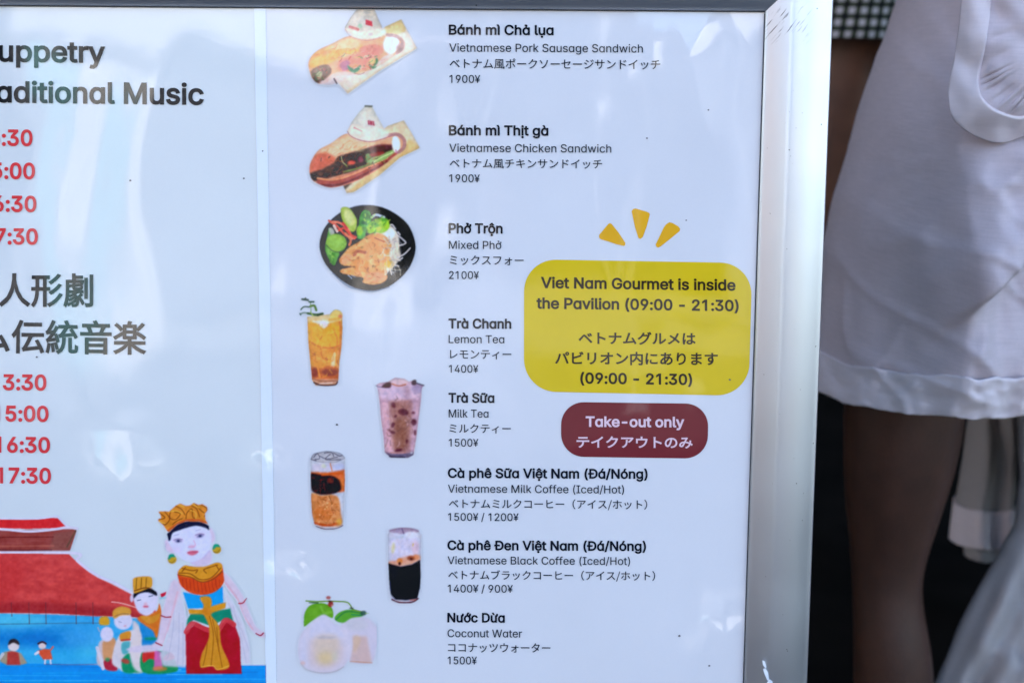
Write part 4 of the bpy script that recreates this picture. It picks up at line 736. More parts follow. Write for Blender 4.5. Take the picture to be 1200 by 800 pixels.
s.line([(330, 180), (400, 160), (448, 166)], 9, (120, 70, 40), .8); s.line([(350, 245), (372, 240)], 6, (80, 90, 130), .8); s.line([(428, 218), (452, 212)], 7, (80, 90, 130), .8); s.ell(405, 268, 12, 10, (214, 170, 200), .8, .8); s.ell(406, 285, 20, 7, (200, 80, 110), .85, .6)
# large puppet: veil, arms, dress
s.o, s.k = (180, 650), 5.333
VEIL = (200, 202, 232)
v = s.poly([(110, 160), (60, 330), (50, 380), (90, 500), (40, 620), (60, 690), (205, 700), (210, 420), (170, 200)], VEIL, .9, 1, False)
v2 = s.poly([(440, 200), (500, 300), (560, 420), (600, 560), (606, 680), (560, 680), (520, 520), (470, 360)], VEIL, .9, 1, False)
for a in ([(130, 300), (120, 480), (90, 640)], [(160, 360), (160, 520), (150, 690)], [(185, 420), (185, 690)]): s.line(a, 6, (176, 178, 214), .6, 1.2)
for a in ([(500, 320), (550, 520), (580, 670)], [(470, 300), (540, 440), (600, 600)]): s.line(a, 6, (176, 178, 214), .5, 1.2)
ARM = (206, 196, 228)
m = s.poly([(130, 150), (180, 190), (150, 290), (110, 390), (80, 500), (50, 570), (10, 580), (-10, 560), (25, 520), (45, 400), (70, 300), (100, 200)], ARM, 1, .8); s.mottle(m, 5, 8, 8, 81); s.line([(150, 230), (110, 390), (60, 560)], 12, (210, 170, 200), .6, 1.4, clip=s.A)
s.line([(48, 375), (75, 385), (108, 384)], 8, (160, 60, 80), .95, .5); s.line([(15, 545), (55, 563)], 8, (160, 60, 84), .95, .5); s.poly([(-170, 590), (-130, 570), (-60, 560), (20, 560), (50, 580), (0, 600), (-100, 606)], (206, 200, 234), .95, .8)
m = s.poly([(440, 110), (490, 150), (560, 250), (580, 300), (600, 350), (640, 440), (690, 480), (705, 510), (660, 505), (600, 450), (550, 350), (520, 280), (450, 190)], ARM, 1, .8); s.line([(450, 170), (530, 280), (560, 370), (620, 460)], 11, (212, 160, 186), .6, 1.2, clip=s.A); s.line([(532, 300), (560, 296), (582, 268)], 8, (168, 60, 84), .95, .5); s.line([(640, 488), (668, 500), (688, 484)], 8, (150, 40, 70), .95, .5)
m = s.poly([(200, 480), (270, 420), (400, 470), (450, 400), (500, 410), (540, 520), (552, 740), (205, 740)], (170, 40, 62), 1, .5, False); s.mottle(m, 7, 10, 14, 83); SK = m.copy()
s.poly([(210, 400), (230, 365), (480, 330), (500, 415), (450, 395), (400, 425), (350, 440), (250, 405), (205, 445)], (40, 140, 124), 1, .6, False)
s.line([(205, 478), (245, 425), (330, 462), (400, 470), (450, 405), (502, 432)], 32, (200, 74, 88), .9, .7)
s.poly([(180, 225), (300, 250), (435, 190), (440, 300), (330, 330), (215, 335)], (40, 158, 240), 1, .6, False)
s.poly([(215, 335), (300, 336), (455, 290), (452, 330), (340, 368), (222, 366)], (206, 150, 60), 1, .6, False)
m = s.poly([(290, 262), (350, 258), (366, 300), (350, 345), (365, 380), (410, 440), (425, 560), (475, 690), (405, 715), (370, 690), (295, 698), (300, 620), (345, 520), (345, 440), (320, 380), (305, 350), (312, 310)], (202, 146, 62), 1, .5); 
for a in ([(350, 380), (375, 500), (360, 690)], [(370, 400), (395, 520), (430, 700)], [(345, 470), (330, 600), (310, 690)], [(395, 450), (410, 600)]): s.line(a, 6, (150, 92, 44), .7, .8, clip=m)
s.ell(335, 352, 34, 24, (206, 138, 60), .9, .7); s.line([(298, 695), (370, 688), (400, 712), (470, 690)], 7, (224, 180, 90), .8)
m = s.poly([(150, 110), (200, 75), (300, 90), (420, 60), (440, 130), (436, 180), (380, 230), (300, 248), (220, 230), (170, 185)], (204, 84, 50), 1, .5)
for i in range(11):
    x = 185 + i * 23; s.line([(x - 4, 150), (x, 190), (x + 4 + (240 - x) * -.05, 236 - abs(x - 310) * .22)], 4, (160, 50, 36), .55, .6, clip=m)
m = s.poly([(150, 105), (190, 62), (240, 66), (320, 66), (400, 42), (432, 60), (425, 95), (370, 140), (300, 165), (240, 140), (180, 130)], (206, 150, 62), 1, .5)
for a in ([(160, 110), (230, 115), (290, 150), (360, 140), (420, 80)], [(180, 80), (240, 95), (275, 90), (265, 110)], [(330, 110), (315, 90), (350, 75), (400, 60)], [(200, 75), (180, 100)], [(390, 60), (410, 90)], [(150, 120), (230, 135), (300, 165), (370, 150), (430, 100)]): s.line(a, 7, (140, 80, 40), .8, .6)
# large puppet: head
s.o, s.k = (180, 580), 8.889
s.poly([(440, 640), (590, 560), (600, 700), (470, 740), (380, 700)], (200, 192, 232), 1, 1)
s.poly([(590, 330), (640, 400), (640, 470), (600, 500), (575, 420)], (204, 196, 232), 1, .8); s.poly([(120, 470), (165, 470), (225, 600), (180, 600), (130, 560)], (206, 192, 230), .95, .8)
s.poly([(150, 470), (165, 400), (240, 340), (380, 290), (500, 290), (575, 350), (600, 440), (592, 540), (560, 610), (490, 660), (400, 690), (310, 670), (230, 600), (175, 520)], (204, 212, 252), 1, .7)
s.poly([(140, 400), (160, 380), (250, 300), (340, 268), (480, 270), (560, 300), (582, 320), (578, 360), (540, 335), (440, 315), (330, 340), (280, 358), (200, 390), (178, 460), (158, 468)], (36, 40, 74), 1, .5)
m = s.poly([(45, 165), (120, 160), (160, 165), (200, 130), (235, 100), (280, 80), (340, 105), (380, 100), (420, 72), (470, 95), (510, 85), (560, 115), (568, 150), (540, 190), (545, 250), (575, 300), (480, 272), (340, 268), (250, 300), (160, 382), (140, 370), (100, 310), (45, 265), (50, 240), (80, 235), (70, 200)], (206, 140, 66), 1, .5, False); s.mottle(m, 14, 5, 5, 91, (1, .8, .5)); CR = m
s.line([(150, 372), (240, 305), (340, 262), (480, 262), (570, 300)], 26, (196, 92, 60), .85, .8, clip=CR)
for a in ([(60, 180), (120, 230), (60, 250)], [(120, 170), (170, 240), (130, 300), (100, 300)], [(180, 160), (170, 230), (230, 250), (280, 190), (220, 170)], [(230, 110), (290, 140), (330, 200)], [(340, 240), (350, 180), (400, 140), (410, 220), (440, 240)], [(400, 110), (450, 140), (480, 220)], [(440, 90), (490, 150), (530, 180)], [(500, 100), (560, 140), (530, 220)], [(300, 240), (250, 260), (200, 300)]): s.line(a, 10, (128, 66, 34), .75, .5, clip=CR)
for a in ([(160, 170), (240, 160), (300, 190)], [(380, 150), (440, 180), (440, 240)], [(250, 90), (320, 120)], [(410, 90), (480, 130)], [(55, 265), (120, 290)]): s.line(a, 9, (232, 190, 90), .8, .5, clip=CR)
for (x, y, r_) in ((255, 472, 0), (482, 420, -.25)):
    s.ell(x, y - 6, 60, 22, (206, 186, 232), .7, 1.4, r_); s.ell(x + 4, y, 38, 15, (112, 116, 170), .85, .9, r_); s.ell(x + 4, y, 14, 13, (44, 50, 96), .95, .6); s.line([(x - 44, y - 8), (x, y - 22), (x + 46, y - 14)], 7, (120, 100, 150), .7, .8); s.line([(x - 40, y - 55), (x + 10, y - 68)], 6, (150, 146, 196), .7, .9)
s.line([(420, 470), (436, 510), (420, 530), (370, 535)], 13, (206, 170, 214), .8, 1.2); s.ell(400, 532, 36, 14, (206, 150, 190), .7, 1.2); s.poly([(350, 592), (400, 572), (470, 580), (440, 610), (400, 622), (365, 610)], (204, 104, 134), .95, .7); s.line([(360, 594), (410, 590), (462, 584)], 5, (170, 60, 100), .7)
s.ell(240, 560, 50, 30, (214, 196, 240), .6, 2.5); s.line([(520, 650), (580, 580)], 20, (186, 178, 226), .6, 1.5)
for (x, y) in ((195, 660), (660, 555)):
    s.ell(x, y + 4, 50, 50, (188, 160, 66), 1, .6); s.poly([(x - 45, y - 5), (x - 30, y - 50), (x + 15, y - 52), (x + 35, y - 20), (x - 5, y - 20), (x - 30, y + 5)], (38, 150, 138), 1, .6); s.line([(x - 30, y + 30), (x + 5, y + 35), (x + 30, y + 10)], 10, (130, 100, 50), .6, .8)
s.line([(130, 500), (125, 560), (160, 600)], 4, (120, 120, 180), .7)
s.build('printed_puppet_scene', pl, clipf=lambda X, Y: (X < 299 + 12.5 * (Y - 10) / 790 + .8), grain=.22, soft=.42, rim=0)

# small spots of dirt on the laminate
for (x, y, r_, par) in ((153, 211.5, 1.4, pl), (43.5, 418, 1.3, pl), (286, 209, 1.2, pl), (395, 497, 1.5, pr), (830, 129, 1.1, pr), (758, 162, 1.2, pr), (796, 744, 1.5, pr), (855, 444.5, 1.3, pr), (804, 258, 1, pr), (831, 779, 1.3, pr), (308, 177, 1, pl)):
    flat_poly('dirt_speck', [(x + r_ * math.cos(a) * (1 + .3 * math.sin(3 * a)), y + r_ * .8 * math.sin(a)) for a in np.linspace(0, 2 * math.pi, 9)[:-1]], (92, 96, 110), par, .0007)
# torn flake of silver film low on the right hand bar
def flake(pts, h):
    q = uv_np(np.array(pts)); n = len(q); V = [(a, b, h) for a, b in q] + [(a, b, h - .0006) for a, b in q]
    return from_py('film_flake', V, [tuple(range(n - 1, -1, -1)), tuple(range(n, 2 * n))] + [(i, (i + 1) % n, n + (i + 1) % n, n + i) for i in range(n)], M_FLAKE, board)
M_FLAKE = noise_mat('silver_film', (.8, .82, .85), (.95, .95, .96), 300, .3)
flake([(890, 767), (893, 768), (895, 774), (894, 776), (891, 772)], .0098); flake([(891, 777), (894, 776), (897, 781), (898, 789), (896, 790), (893, 783)], .0098); flake([(895, 794), (898, 789), (902, 791), (902, 798), (897, 799), (894, 797)], .0098)

# ------------------------------------------------------------------ people behind the board
def linen(name, base, shade_var=.12):
    k = N(name); tc = k.n('ShaderNodeTexCoord')
    b = np.array(base)
    mp = k.n('ShaderNodeMapping'); mp.inputs['Scale'].default_value = (50, 50, 620); k.l(tc.outputs['Object'], mp.inputs[0])
    n1 = k.n('ShaderNodeTexNoise', Scale=1.0, Detail=5, Roughness=.65); k.l(mp.outputs[0], n1.inputs['Vector'])
    mp2 = k.n('ShaderNodeMapping'); mp2.inputs['Scale'].default_value = (800, 800, 60); k.l(tc.outputs['Object'], mp2.inputs[0])
    n2 = k.n('ShaderNodeTexNoise', Scale=1.0, Detail=3); k.l(mp2.outputs[0], n2.inputs['Vector'])
    ad = k.n('ShaderNodeMath', operation='MULTIPLY_ADD'); k.l(n2.outputs['Fac'], ad.inputs[0]); ad.inputs[1].default_value = .35; k.l(n1.outputs['Fac'], ad.inputs[2])
    cr = k.n('ShaderNodeValToRGB'); cr.color_ramp.elements[0].position = .45; cr.color_ramp.elements[1].position = .95
    cr.color_ramp.elements[0].color = (*(b * (1 - shade_var)), 1); cr.color_ramp.elements[1].color = (*np.minimum(b * (1 + shade_var), .95), 1)
    k.l(ad.outputs[0], cr.inputs[0]); k.l(cr.outputs[0], k.b.inputs['Base Color']); k.b.inputs['Roughness'].default_value = .9
    k.b.inputs['Sheen Weight'].default_value = .15; k.b.inputs['Specular IOR Level'].default_value = .2
    bp = k.n('ShaderNodeBump', Strength=.35, Distance=.0006); k.l(ad.outputs[0], bp.inputs['Height']); k.l(bp.outputs[0], k.b.inputs['Normal']); return k.m
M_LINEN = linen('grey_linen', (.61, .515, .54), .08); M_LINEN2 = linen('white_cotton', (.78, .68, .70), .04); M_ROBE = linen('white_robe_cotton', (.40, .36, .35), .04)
def skin_mat(name, c):
    c = np.array(c); m = noise_mat(name, tuple(c * .85), tuple(c * 1.15), 30, .5, .15, 300); b = m.node_tree.nodes['Principled BSDF']; b.inputs['Subsurface Weight'].default_value = .1; b.inputs['Subsurface Radius'].default_value = (.01, .004, .002); b.inputs['Subsurface Scale'].default_value = .5; return m
M_SKIN = skin_mat('dark_skin', (.062, .025, .015)); M_SKIN3 = skin_mat('brown_skin', (.15, .06, .032)); M_HAIR = noise_mat('black_hair', (.01, .01, .01), (.03, .025, .02), 60, .5)
k = N('gingham'); tc = k.n('ShaderNodeTexCoord'); sx = k.n('ShaderNodeSeparateXYZ'); k.l(tc.outputs['UV'], sx.inputs[0])
def stripe(o):
    f_ = k.n('ShaderNodeMath', operation='FRACT'); k.l(o, f_.inputs[0]); g_ = k.n('ShaderNodeMath', operation='GREATER_THAN'); k.l(f_.outputs[0], g_.inputs[0]); g_.inputs[1].default_value = .53; return g_.outputs[0]
a_, b_ = stripe(sx.outputs[0]), stripe(sx.outputs[1]); ad = k.n('ShaderNodeMath', operation='ADD'); k.l(a_, ad.inputs[0]); k.l(b_, ad.inputs[1])
dv = k.n('ShaderNodeMath', operation='DIVIDE'); k.l(ad.outputs[0], dv.inputs[0]); dv.inputs[1].default_value = 2
cr = k.n('ShaderNodeValToRGB'); cr.color_ramp.interpolation = 'CONSTANT'; e = cr.color_ramp.elements; e[0].color = (.66, .64, .68, 1); e[0].position = 0; e[1].position = .8; e[1].color = (.008, .009, .012, 1); e2 = e.new(.3); e2.color = (.075, .09, .06, 1)
k.l(dv.outputs[0], cr.inputs[0]); k.l(cr.outputs[0], k.b.inputs['Base Color']); k.b.inputs['Roughness'].default_value = .9; M_GING = k.m

def sst(a, b, x): t = np.clip((x - a) / (b - a), 0, 1); return t * t * (3 - 2 * t)
def cloth_tube(name, rows, yc, bdep, mat, parent, disp=None, nt=120, nr=90, extra=0.0, uvs=None, thick=.0015, zwave=None):
    """rows: (py, x_left, x_right) silhouette as seen; an upright tube of cloth round the depth yc"""
    rows = sorted(rows); P = np.array([r_[0] for r_ in rows]); XL = np.array([r_[1] for r_ in rows]); XR = np.array([r_[2] for r_ in rows])
    from numpy import interp
    V = []; F = []; U = []; nr1 = nr + 1
    for j in range(nr1):
        py = P[0] + (P[-1] - P[0]) * j / nr; xl, xr = interp(py, P, XL), interp(py, P, XR)
        A_, B_ = at_y(xl, py, yc), at_y(xr, py, yc); c = (A_ + B_) / 2; a = (B_ - A_).length / 2 + extra
        for i in range(nt):
            th = 2 * math.pi * i / nt; co, si = -math.cos(th), math.sin(th); d = disp((xl + xr) / 2 + (xr - xl) / 2 * co, py, si) if disp else 0
            fy = (bdep + extra) * si * 0 + d * max(si, 0); wz0 = fy * (CAM.z - c.z) / (c.y - CAM.y)
            wz = wz0 + zwave(x_=(xl + xr) / 2 + (xr - xl) / 2 * co, py=py) if zwave else wz0
            V.append((c.x + (a + d * .15) * co, c.y - (bdep + extra) * si - d * max(si, 0), c.z + wz)); U.append((th * a / .0128, c.z / .0134))
    for j in range(nr):
        for i in range(nt): F.append((j * nt + i, (j + 1) * nt + i, (j + 1) * nt + (i + 1) % nt, j * nt + (i + 1) % nt))
    V = [Vector(v) for v in V]
    if parent: V = [v - parent.location for v in V]
    o = from_py(name, V, F, mat, parent, smooth=True)
    if uvs:
        L_ = o.data.uv_layers.new(name='UVMap')
        for lp in o.data.loops:
            L_.data[lp.index].uv = (U[lp.vertex_index][0] if lp.vertex_index % nt or True else 0, U[lp.vertex_index][1])
    sd = o.modifiers.new('s', 'SOLIDIFY'); sd.thickness = thick; sd.offset = -1; return o
def skinned(name, nodes, edges, mat, parent, sub=2):
    me = bpy.data.meshes.new(name); me.from_pydata([tuple(Vector(p) - parent.location) for p, _ in nodes], edges, []); o = mesh_obj(name, me, mat, parent)
    sk = o.modifiers.new('skin', 'SKIN'); sk.use_smooth_shade = True
    for i, (_, r_) in enumerate(nodes):
        d = me.skin_vertices[0].data[i]; d.radius = (r_, r_) if np.isscalar(r_) else r_; d.use_root = (i == 0)
    sb = o.modifiers.new('sub', 'SUBSURF'); sb.levels = sb.render_levels = sub
    return o
def bent(x, y, h): return {g_: [((x + g_ * .17 * h / 1.6, y, h * .80), .045), ((x + g_ * .17 * h / 1.6, y - .03, h * .64), .036), ((x + g_ * .09, y - .20, h * .66), .024), ((x + g_ * .075, y - .215, h * .68), (.03, .018))] for g_ in (-1, 1)}
def body(root, x, y, hgt, mat, legs, arms=None):
    """one continuous figure; legs: two lists of ((x,y,z), r) from hip to toe"""
    h = hgt; nd = [((x, y, h * .53), (.13 * h / 1.6, .1 * h / 1.6)), ((x, y, h * .62), (.11 * h / 1.6, .085 * h / 1.6)), ((x, y, h * .74), (.13 * h / 1.6, .1 * h / 1.6)), ((x, y, h * .81), (.10 * h / 1.6, .08 * h / 1.6)), ((x, y, h * .85), .045), ((x, y - .01, h * .89), (.07, .075)), ((x, y - .015, h * .935), (.078, .09)), ((x, y, h * .975), (.06, .07))]
    ed = [(i, i + 1) for i in range(7)]
    for lg in legs:
        prev = 0
        for p in lg: nd.append(p); ed.append((prev, len(nd) - 1)); prev = len(nd) - 1
    for sgn in (-1, 1):
        pts = (arms or {}).get(sgn) or [((x + sgn * .17 * h / 1.6, y, h * .80), .045), ((x + sgn * .2 * h / 1.6, y + .01, h * .62), .036), ((x + sgn * .19 * h / 1.6, y - .04, h * .47), .024), ((x + sgn * .19 * h / 1.6, y - .05, h * .44), (.034, .018))]
        prev = 3
        for p in pts: nd.append(p); ed.append((prev, len(nd) - 1)); prev = len(nd) - 1
        w_ = Vector(pts[-1][0])
        for q, (dx, ln) in enumerate(((-.022, .06), (-.008, .072), (.007, .067), (.02, .052))):
            nd.append((tuple(w_ + Vector((dx * .5, -.004, -.035))), .0085)); ed.append((prev, len(nd) - 1)); nd.append((tuple(w_ + Vector((dx, -.012, -.035 - ln))), .007)); ed.append((len(nd) - 2, len(nd) - 1))
        nd.append((tuple(w_ + Vector((-sgn * .03, -.02, -.03))), .009)); ed.append((prev, len(nd) - 1))
    o = skinned('body', nd, ed, mat, root)
    hx, hy, hz = x, y, h * .935
    bm = bmesh.new(); bmesh.ops.create_uvsphere(bm, u_segments=28, v_segments=18, radius=1)
    for v in bm.verts:
        c = v.co; front = c.y < -.35 and c.z < .35
        s_ = .90 if front else 1.0; v.co = Vector((hx + c.x * .092 * s_, hy + .008 + c.y * .108 * s_, hz + .012 + c.z * .118)) - root.location
    bm_obj('hair', bm, M_HAIR, root, smooth=True)
    for sgn in (-1, 1):
        bm = bmesh.new(); bmesh.ops.create_uvsphere(bm, u_segments=12, v_segments=8, radius=1)
        for v in bm.verts: v.co = Vector((hx + sgn * .03 + v.co.x * .013, hy - .098 + v.co.y * .008, hz - .005 + v.co.z * .007)) - root.location
        bm_obj('eye', bm, M_LINEN2, root, smooth=True)
    return o
def W(px, py, y): return tuple(at_y(px, py, y))

# --- person in knee-length grey linen trousers, right of the board
pa = empty('person', (.28, .36, 0)); tag(pa, 'person in grey linen trousers with banded hem, bare lower leg right of the board', 'person')
YA = .36
def disp_a(px, py, si):
    d = .120 * (min(max((px - (985 - .10 * py)) / (1058 - (985 - .10 * py)), 0), 1) - .5) * sst(40, 170, py) * (1 - .35 * sst(380, 480, py))
    d += .007 * math.exp(-((px - 1066) / 16) ** 2) * sst(90, 200, py) * (1 - .5 * sst(380, 470, py))
    d += .006 * math.exp(-((px - 1003 + (py - 200) * .12) / 18) ** 2) * sst(120, 260, py)
    d += .006 * math.exp(-((px - 1150 + (py - 60) * .1) / 20) ** 2) * (1 - sst(150, 260, py))
    # heavy diagonal fold from the upper right to the middle
    ax, ay, bx, by = 1200, 150, 1058, 335; ux, uy = bx - ax, by - ay; L_ = math.hypot(ux, uy); t = ((px - ax) * ux + (py - ay) * uy) / L_ ** 2; dist = ((px - ax) * uy - (py - ay) * ux) / L_   # >0 above left
    wgt = sst(-.25, .15, t) * (1 - sst(.8, 1.25, t)); d += wgt * (.050 * sst(-7, 7, -dist) * math.exp(-max(-dist, 0) / 75) - .010 * math.exp(-((dist - 20) / 16) ** 2))
    d += .006 * math.exp(-((px - 1130 - (py - 400) * .3) / 30) ** 2) * sst(330, 430, py)
    rd = lambda a, b, c: (1 - min(1, abs(mnoise.noise(Vector((a, b, c)))) * 3.2)) ** 2
    d += .0075 * rd((px + .35 * py) / 60, (py - .5 * px) / 150, 3.1) + .0050 * rd((px - .8 * py) / 55, (py + .3 * px) / 90, 8.4) * sst(100, 250, py)
    d += .0045 * (mnoise.noise(Vector((px / 42, py / 95, 1.3)))) + .0055 * mnoise.noise(Vector((px / 18, py / 46, 7.7))) + .0008 * mnoise.noise(Vector((px / 7, py / 14, 2.2)))
    return d
rowsA = [(-420, 1120, 1330), (-100, 1088, 1290), (0, 1060, 1250), (100, 1027, 1222), (200, 993, 1203), (300, 962, 1196), (400, 944, 1195), (432, 941, 1196)]
cloth_tube('trousers', rowsA, YA, .115, M_LINEN, pa, disp_a, nt=220, nr=200)
cloth_tube('hem_band', [(404, 943, 1195.5), (447, 939, 1197)], YA, .117, M_LINEN2, pa, lambda px, py, si: disp_a(px, py, si) + .0045 * mnoise.noise(Vector((px / 13, py / 16, 4))) + .0014 * mnoise.noise(Vector((px / 4, py / 6, 8))) + .003, nt=260, nr=18, extra=.0012, thick=.002, zwave=lambda x_, py: .0022 * mnoise.noise(Vector((x_ / 22, 3.3, 1))) + .0007 * mnoise.noise(Vector((x_ / 5, py / 30, 6))))
def LG(px, py, y, r_): return (W(px, py, y), r_)
hipA = (.26, .37, .76)
visible = [(tuple(Vector(W(1160, -100, .37))[:2]) + (.72,), .075), LG(1095, 260, .37, .062), LG(1061, 440, .37, .056), LG(1058, 510, .372, .055), LG(1049, 575, .376, .049), LG(1042, 640, .378, .037), LG(1038, 690, .378, .0315), LG(1044, 745, .376, .036), LG(1048, 795, .378, .039), ((W(1048, 795, .378)[0], .378, .055), .036), ((W(1048, 795, .378)[0] - .005, .25, .03), .028)]
xa = W(1215, -100, .40)[0]
other = [((xa + .07, .42, .72), .08), ((xa + .08, .46, .42), .055), ((xa + .34, .66, .25), .05), ((xa + .34, .76, .08), .032), ((xa + .34, .74, .03), .03), ((xa + .34, .66, .02), .024)]
body(pa, xa, .40, 1.45, M_SKIN, [visible, other], bent(xa, .40, 1.45))
# tunic: torso part above and the tail with its border seen at the upper right of the picture
def lobe(name, s0, s1, mat, rise, parent, yb, ext):
    outer = crom([(1146, -420), (1140, -200), (1131, -20), (1124, 50), (1116, 90), (1113, 112), (1117, 134), (1131, 150), (1150, 160), (1172, 165), (1195, 158), (1215, 150), (1262, 148), (1330, 150)], False, 14)
    inner = crom([(1262, -420), (1262, -200), (1258, -20), (1254, 20), (1250, 40), (1248, 48), (1250, 50), (1254, 52), (1260, 52), (1266, 52), (1272, 52), (1280, 52), (1300, 50), (1345, 45)], False, 14)
    V = []; F = []; ns = 26; n = len(outer)
    for j in range(ns + 1):
        s_ = s0 + (s1 - s0) * j / ns
        for i in range(n):
            t = i / (n - 1); e = 1 - abs(2 * t - 1)
            p = outer[i] * (1 - s_) + inner[i] * s_
            bulge = .028 * (1 - (1 - min(s_ * 1.5, 1)) ** 2.2)
            g_ = .0014 * math.sin(i * .62 + s_ * 5 + 2.6 * math.sin(i * .17 + 2 * mnoise.noise(Vector((i / 9, 0, 0))))) * math.exp(-((s_ - .34) / .13) ** 2) * sst(.24, .36, s_)
            low = .006 * mnoise.noise(Vector((p[0] / 30, p[1] / 30, 5.5)))
            V.append(Vector(W(p[0], p[1], yb - bulge - g_ - low - rise)) - parent.location)
    for j in range(ns):
        for i in range(n - 1): F.append((j * n + i, j * n + i + 1, (j + 1) * n + i + 1, (j + 1) * n + i))
    o = from_py(name, V, F, mat, parent, smooth=True); sd = o.modifiers.new('s', 'SOLIDIFY'); sd.thickness = ext; sd.offset = 0; return o
lobe('tunic_tail', .16, 1.0, M_LINEN, 0, pa, .165, .0015); lobe('tunic_border', 0, .25, M_LINEN2, .0016, pa, .165, .004)
# torso of the tunic, above the frame
V = []; F = []; ntt = 60
for j, (z, rx, ry) in enumerate([(.87, .19, .135), (.91, .18, .13), (.95, .165, .12), (1.08, .17, .115), (1.17, .16, .10), (1.21, .10, .08), (1.235, .055, .055)]):
    for i in range(ntt):
        th = 2 * math.pi * i / ntt; wv = 1 + .03 * math.sin(th * 9 + j) * (1 - j / 7); V.append(Vector((xa + .0 + rx * wv * math.cos(th), .40 + ry * wv * math.sin(th), z)) - pa.location)
for j in range(6):
    for i in range(ntt): F.append((j * ntt + i, j * ntt + (i + 1) % ntt, (j + 1) * ntt + (i + 1) % ntt, (j + 1) * ntt + i))
o = from_py('tunic', V, F, M_LINEN, pa, True); o.modifiers.new('sub', 'SUBSURF').levels = 1

# --- person in long white robe at the right edge
pb = empty('person', (.62, .5, 0)); tag(pb, 'person in long pale robe at the right edge of the scene', 'person')
YB = .40
def disp_b(px, py, si):
    q = (px - 1190) + max(0, py - 560) * .38
    d = (.010 * math.sin(q / 9.5 + 1.2 * math.sin(py / 60)) + .007 * math.sin(q / 4.7 + py / 55 + 2)) * sst(560, 720, py) + .010 * mnoise.noise(Vector((px / 24, py / 50, 9)))
    u_ = (px - 1134) * .5 + (py - 800) * .86
    ln = (py - (745 + .72 * (px - 1163))) ; d += .012 * sst(-3, 4, ln) * sst(1128, 1150, px) * sst(730, 750, py) if px > 1120 else 0
    ln2 = (px - 1178) - .25 * (py - 640); d -= .01 * math.exp(-(ln2 / 7) ** 2) * sst(640, 690, py)
    return d
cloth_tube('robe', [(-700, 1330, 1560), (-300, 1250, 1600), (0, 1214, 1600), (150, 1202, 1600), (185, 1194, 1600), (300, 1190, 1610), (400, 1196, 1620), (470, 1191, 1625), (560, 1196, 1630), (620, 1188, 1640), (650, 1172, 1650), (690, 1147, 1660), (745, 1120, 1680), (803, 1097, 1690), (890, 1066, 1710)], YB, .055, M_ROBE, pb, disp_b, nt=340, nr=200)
xb = (W(1195, 400, YB)[0] + W(1620, 400, YB)[0]) / 2
body(pb, xb, .42, 1.55, M_SKIN3, [[((xb - .08, .42, .78), .075), ((xb - .08, .42, .5), .045), ((xb - .08, .42, .2), .036), ((xb - .08, .42, .06), .033), ((xb - .08, .36, .03), .03), ((xb - .08, .30, .02), .022)], [((xb + .08, .42, .78), .075), ((xb + .08, .42, .5), .045), ((xb + .08, .42, .2), .036), ((xb + .08, .42, .06), .033), ((xb + .08, .36, .03), .03), ((xb + .08, .30, .02), .022)]], bent(xb, .42, 1.55))
V = []; F = []
for j, (z, rx, ry) in enumerate([(.93, .2, .15), (.98, .18, .13), (1.05, .17, .125), (1.2, .18, .12), (1.27, .17, .10), (1.31, .1, .08), (1.34, .055, .055)]):
    for i in range(ntt): th = 2 * math.pi * i / ntt; V.append(Vector((xb + rx * math.cos(th), .42 + ry * math.sin(th), z)) - pb.location)
F = [(j * ntt + i, j * ntt + (i + 1) % ntt, (j + 1) * ntt + (i + 1) % ntt, (j + 1) * ntt + i) for j in range(6) for i in range(ntt)]
from_py('blouse', V, F, M_ROBE, pb, True).modifiers.new('sub', 'SUBSURF').levels = 1

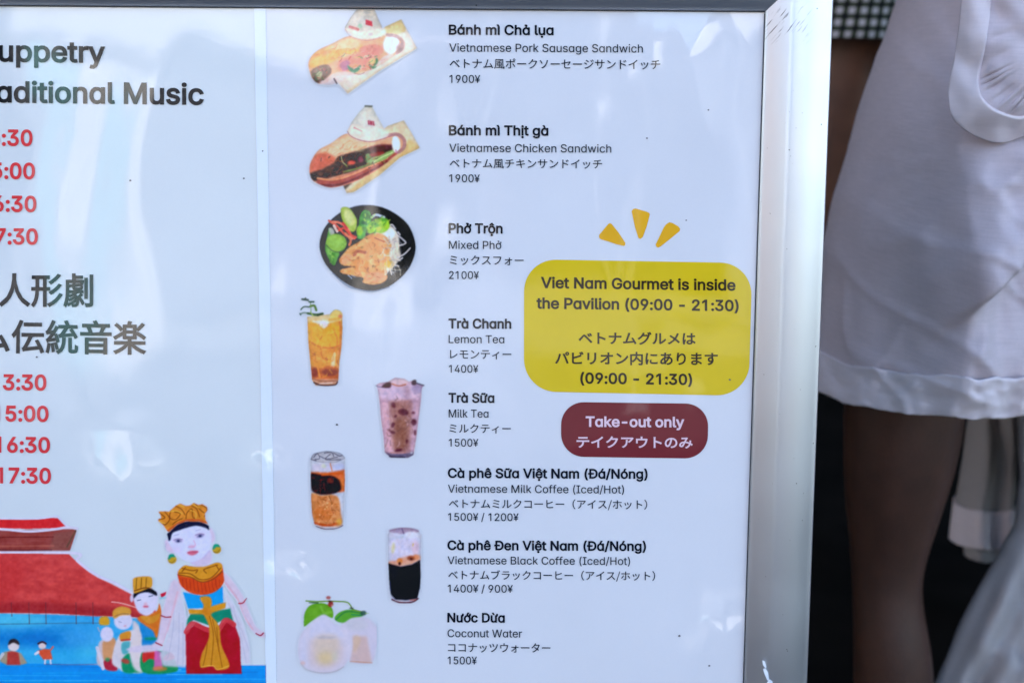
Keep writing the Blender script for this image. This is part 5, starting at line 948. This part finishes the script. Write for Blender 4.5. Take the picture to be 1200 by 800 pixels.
# --- person in gingham skirt further back
pc = empty('person', (.33, .95, 0)); tag(pc, 'person in black and white gingham skirt behind the frame, thighs bare', 'person')
YC = .95
cloth_tube('skirt', [(-260, 880, 1090), (-60, 850, 1135), (46, 842, 1150)], YC, .13, M_GING, pc, lambda px, py, si: .012 * math.sin(px / 19) * sst(-200, 20, py) + .004 * mnoise.noise(Vector((px / 20, py / 30, 0))), nt=160, nr=40, uvs=True)
xc = W(1000, 0, YC)[0]; xl_ = W(972, 60, YC)[0]; xr_ = W(1100, 60, YC)[0]
def leg_c(x): return [((x, .95, .75), .10), ((x, .95, .58), .082), ((x, .95, .46), .066), ((x, .955, .38), .052), ((x, .965, .25), .052), ((x, .97, .08), .033), ((x, .93, .035), .034), ((x, .84, .025), .026)]
body(pc, xc, .95, 1.6, M_SKIN3, [[((W(1010, -60, .95)[0], .95, .72), .09), (W(992, 40, .95), .082), (W(978, 170, .95), .068), (W(935, 330, .955), .052), (W(890, 440, .965), .052), (W(885, 560, .97), .035), (W(885, 605, .95), .033), (W(885, 640, .86), .026)], [((W(1110, -60, .95)[0], .95, .72), .09), (W(1090, 60, .95), .08), (W(1075, 190, .95), .06), (W(1065, 380, .97), .05), (W(1062, 560, .98), .035), (W(1062, 600, .97), .033), (W(1062, 630, .88), .026)]], bent(xc, .95, 1.6))
V = []
for j, (z, rx, ry) in enumerate([(.93, .16, .12), (.99, .15, .11), (1.08, .155, .115), (1.22, .175, .115), (1.30, .165, .10), (1.35, .1, .08), (1.375, .055, .055)]):
    for i in range(ntt): th = 2 * math.pi * i / ntt; V.append(Vector((xc + rx * math.cos(th), .95 + ry * math.sin(th), z)) - pc.location)
from_py('blouse', V, F, M_LINEN2, pc, True).modifiers.new('sub', 'SUBSURF').levels = 1

# --- small white cloth bag that hangs behind the bare leg
bg_ = empty('cloth_bag', (.4, .62, 0)); tag(bg_, 'small white cloth bag with layered hem hanging behind the bare leg', 'bag')
dsp = lambda px, py, si: .008 * math.sin(px / 6.0 + .6 * math.sin(py / 30)) + .002 * mnoise.noise(Vector((px / 8, py / 20, 3)))
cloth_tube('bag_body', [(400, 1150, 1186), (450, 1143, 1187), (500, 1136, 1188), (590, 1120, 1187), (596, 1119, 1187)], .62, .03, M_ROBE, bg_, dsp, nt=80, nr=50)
cloth_tube('hem_band', [(588, 1117, 1188), (632, 1112, 1190)], .62, .033, M_LINEN2, bg_, dsp, nt=80, nr=16)
cloth_tube('inner_hem', [(600, 1130, 1172), (651, 1131, 1168)], .62, .022, M_ROBE, bg_, dsp, nt=60, nr=16)
p0, p1 = Vector(W(1168, 402, .62)), Vector(W(1185, 180, .60))
bm = bmesh.new(); dvec = p1 - p0; box_bm(bm, (p0 + p1) / 2 - bg_.location, (.012, .003, dvec.length), dvec.to_track_quat('Z', 'Y').to_matrix()); bm_obj('strap', bm, M_LINEN2, bg_)

bpy.data.objects.remove(_to)
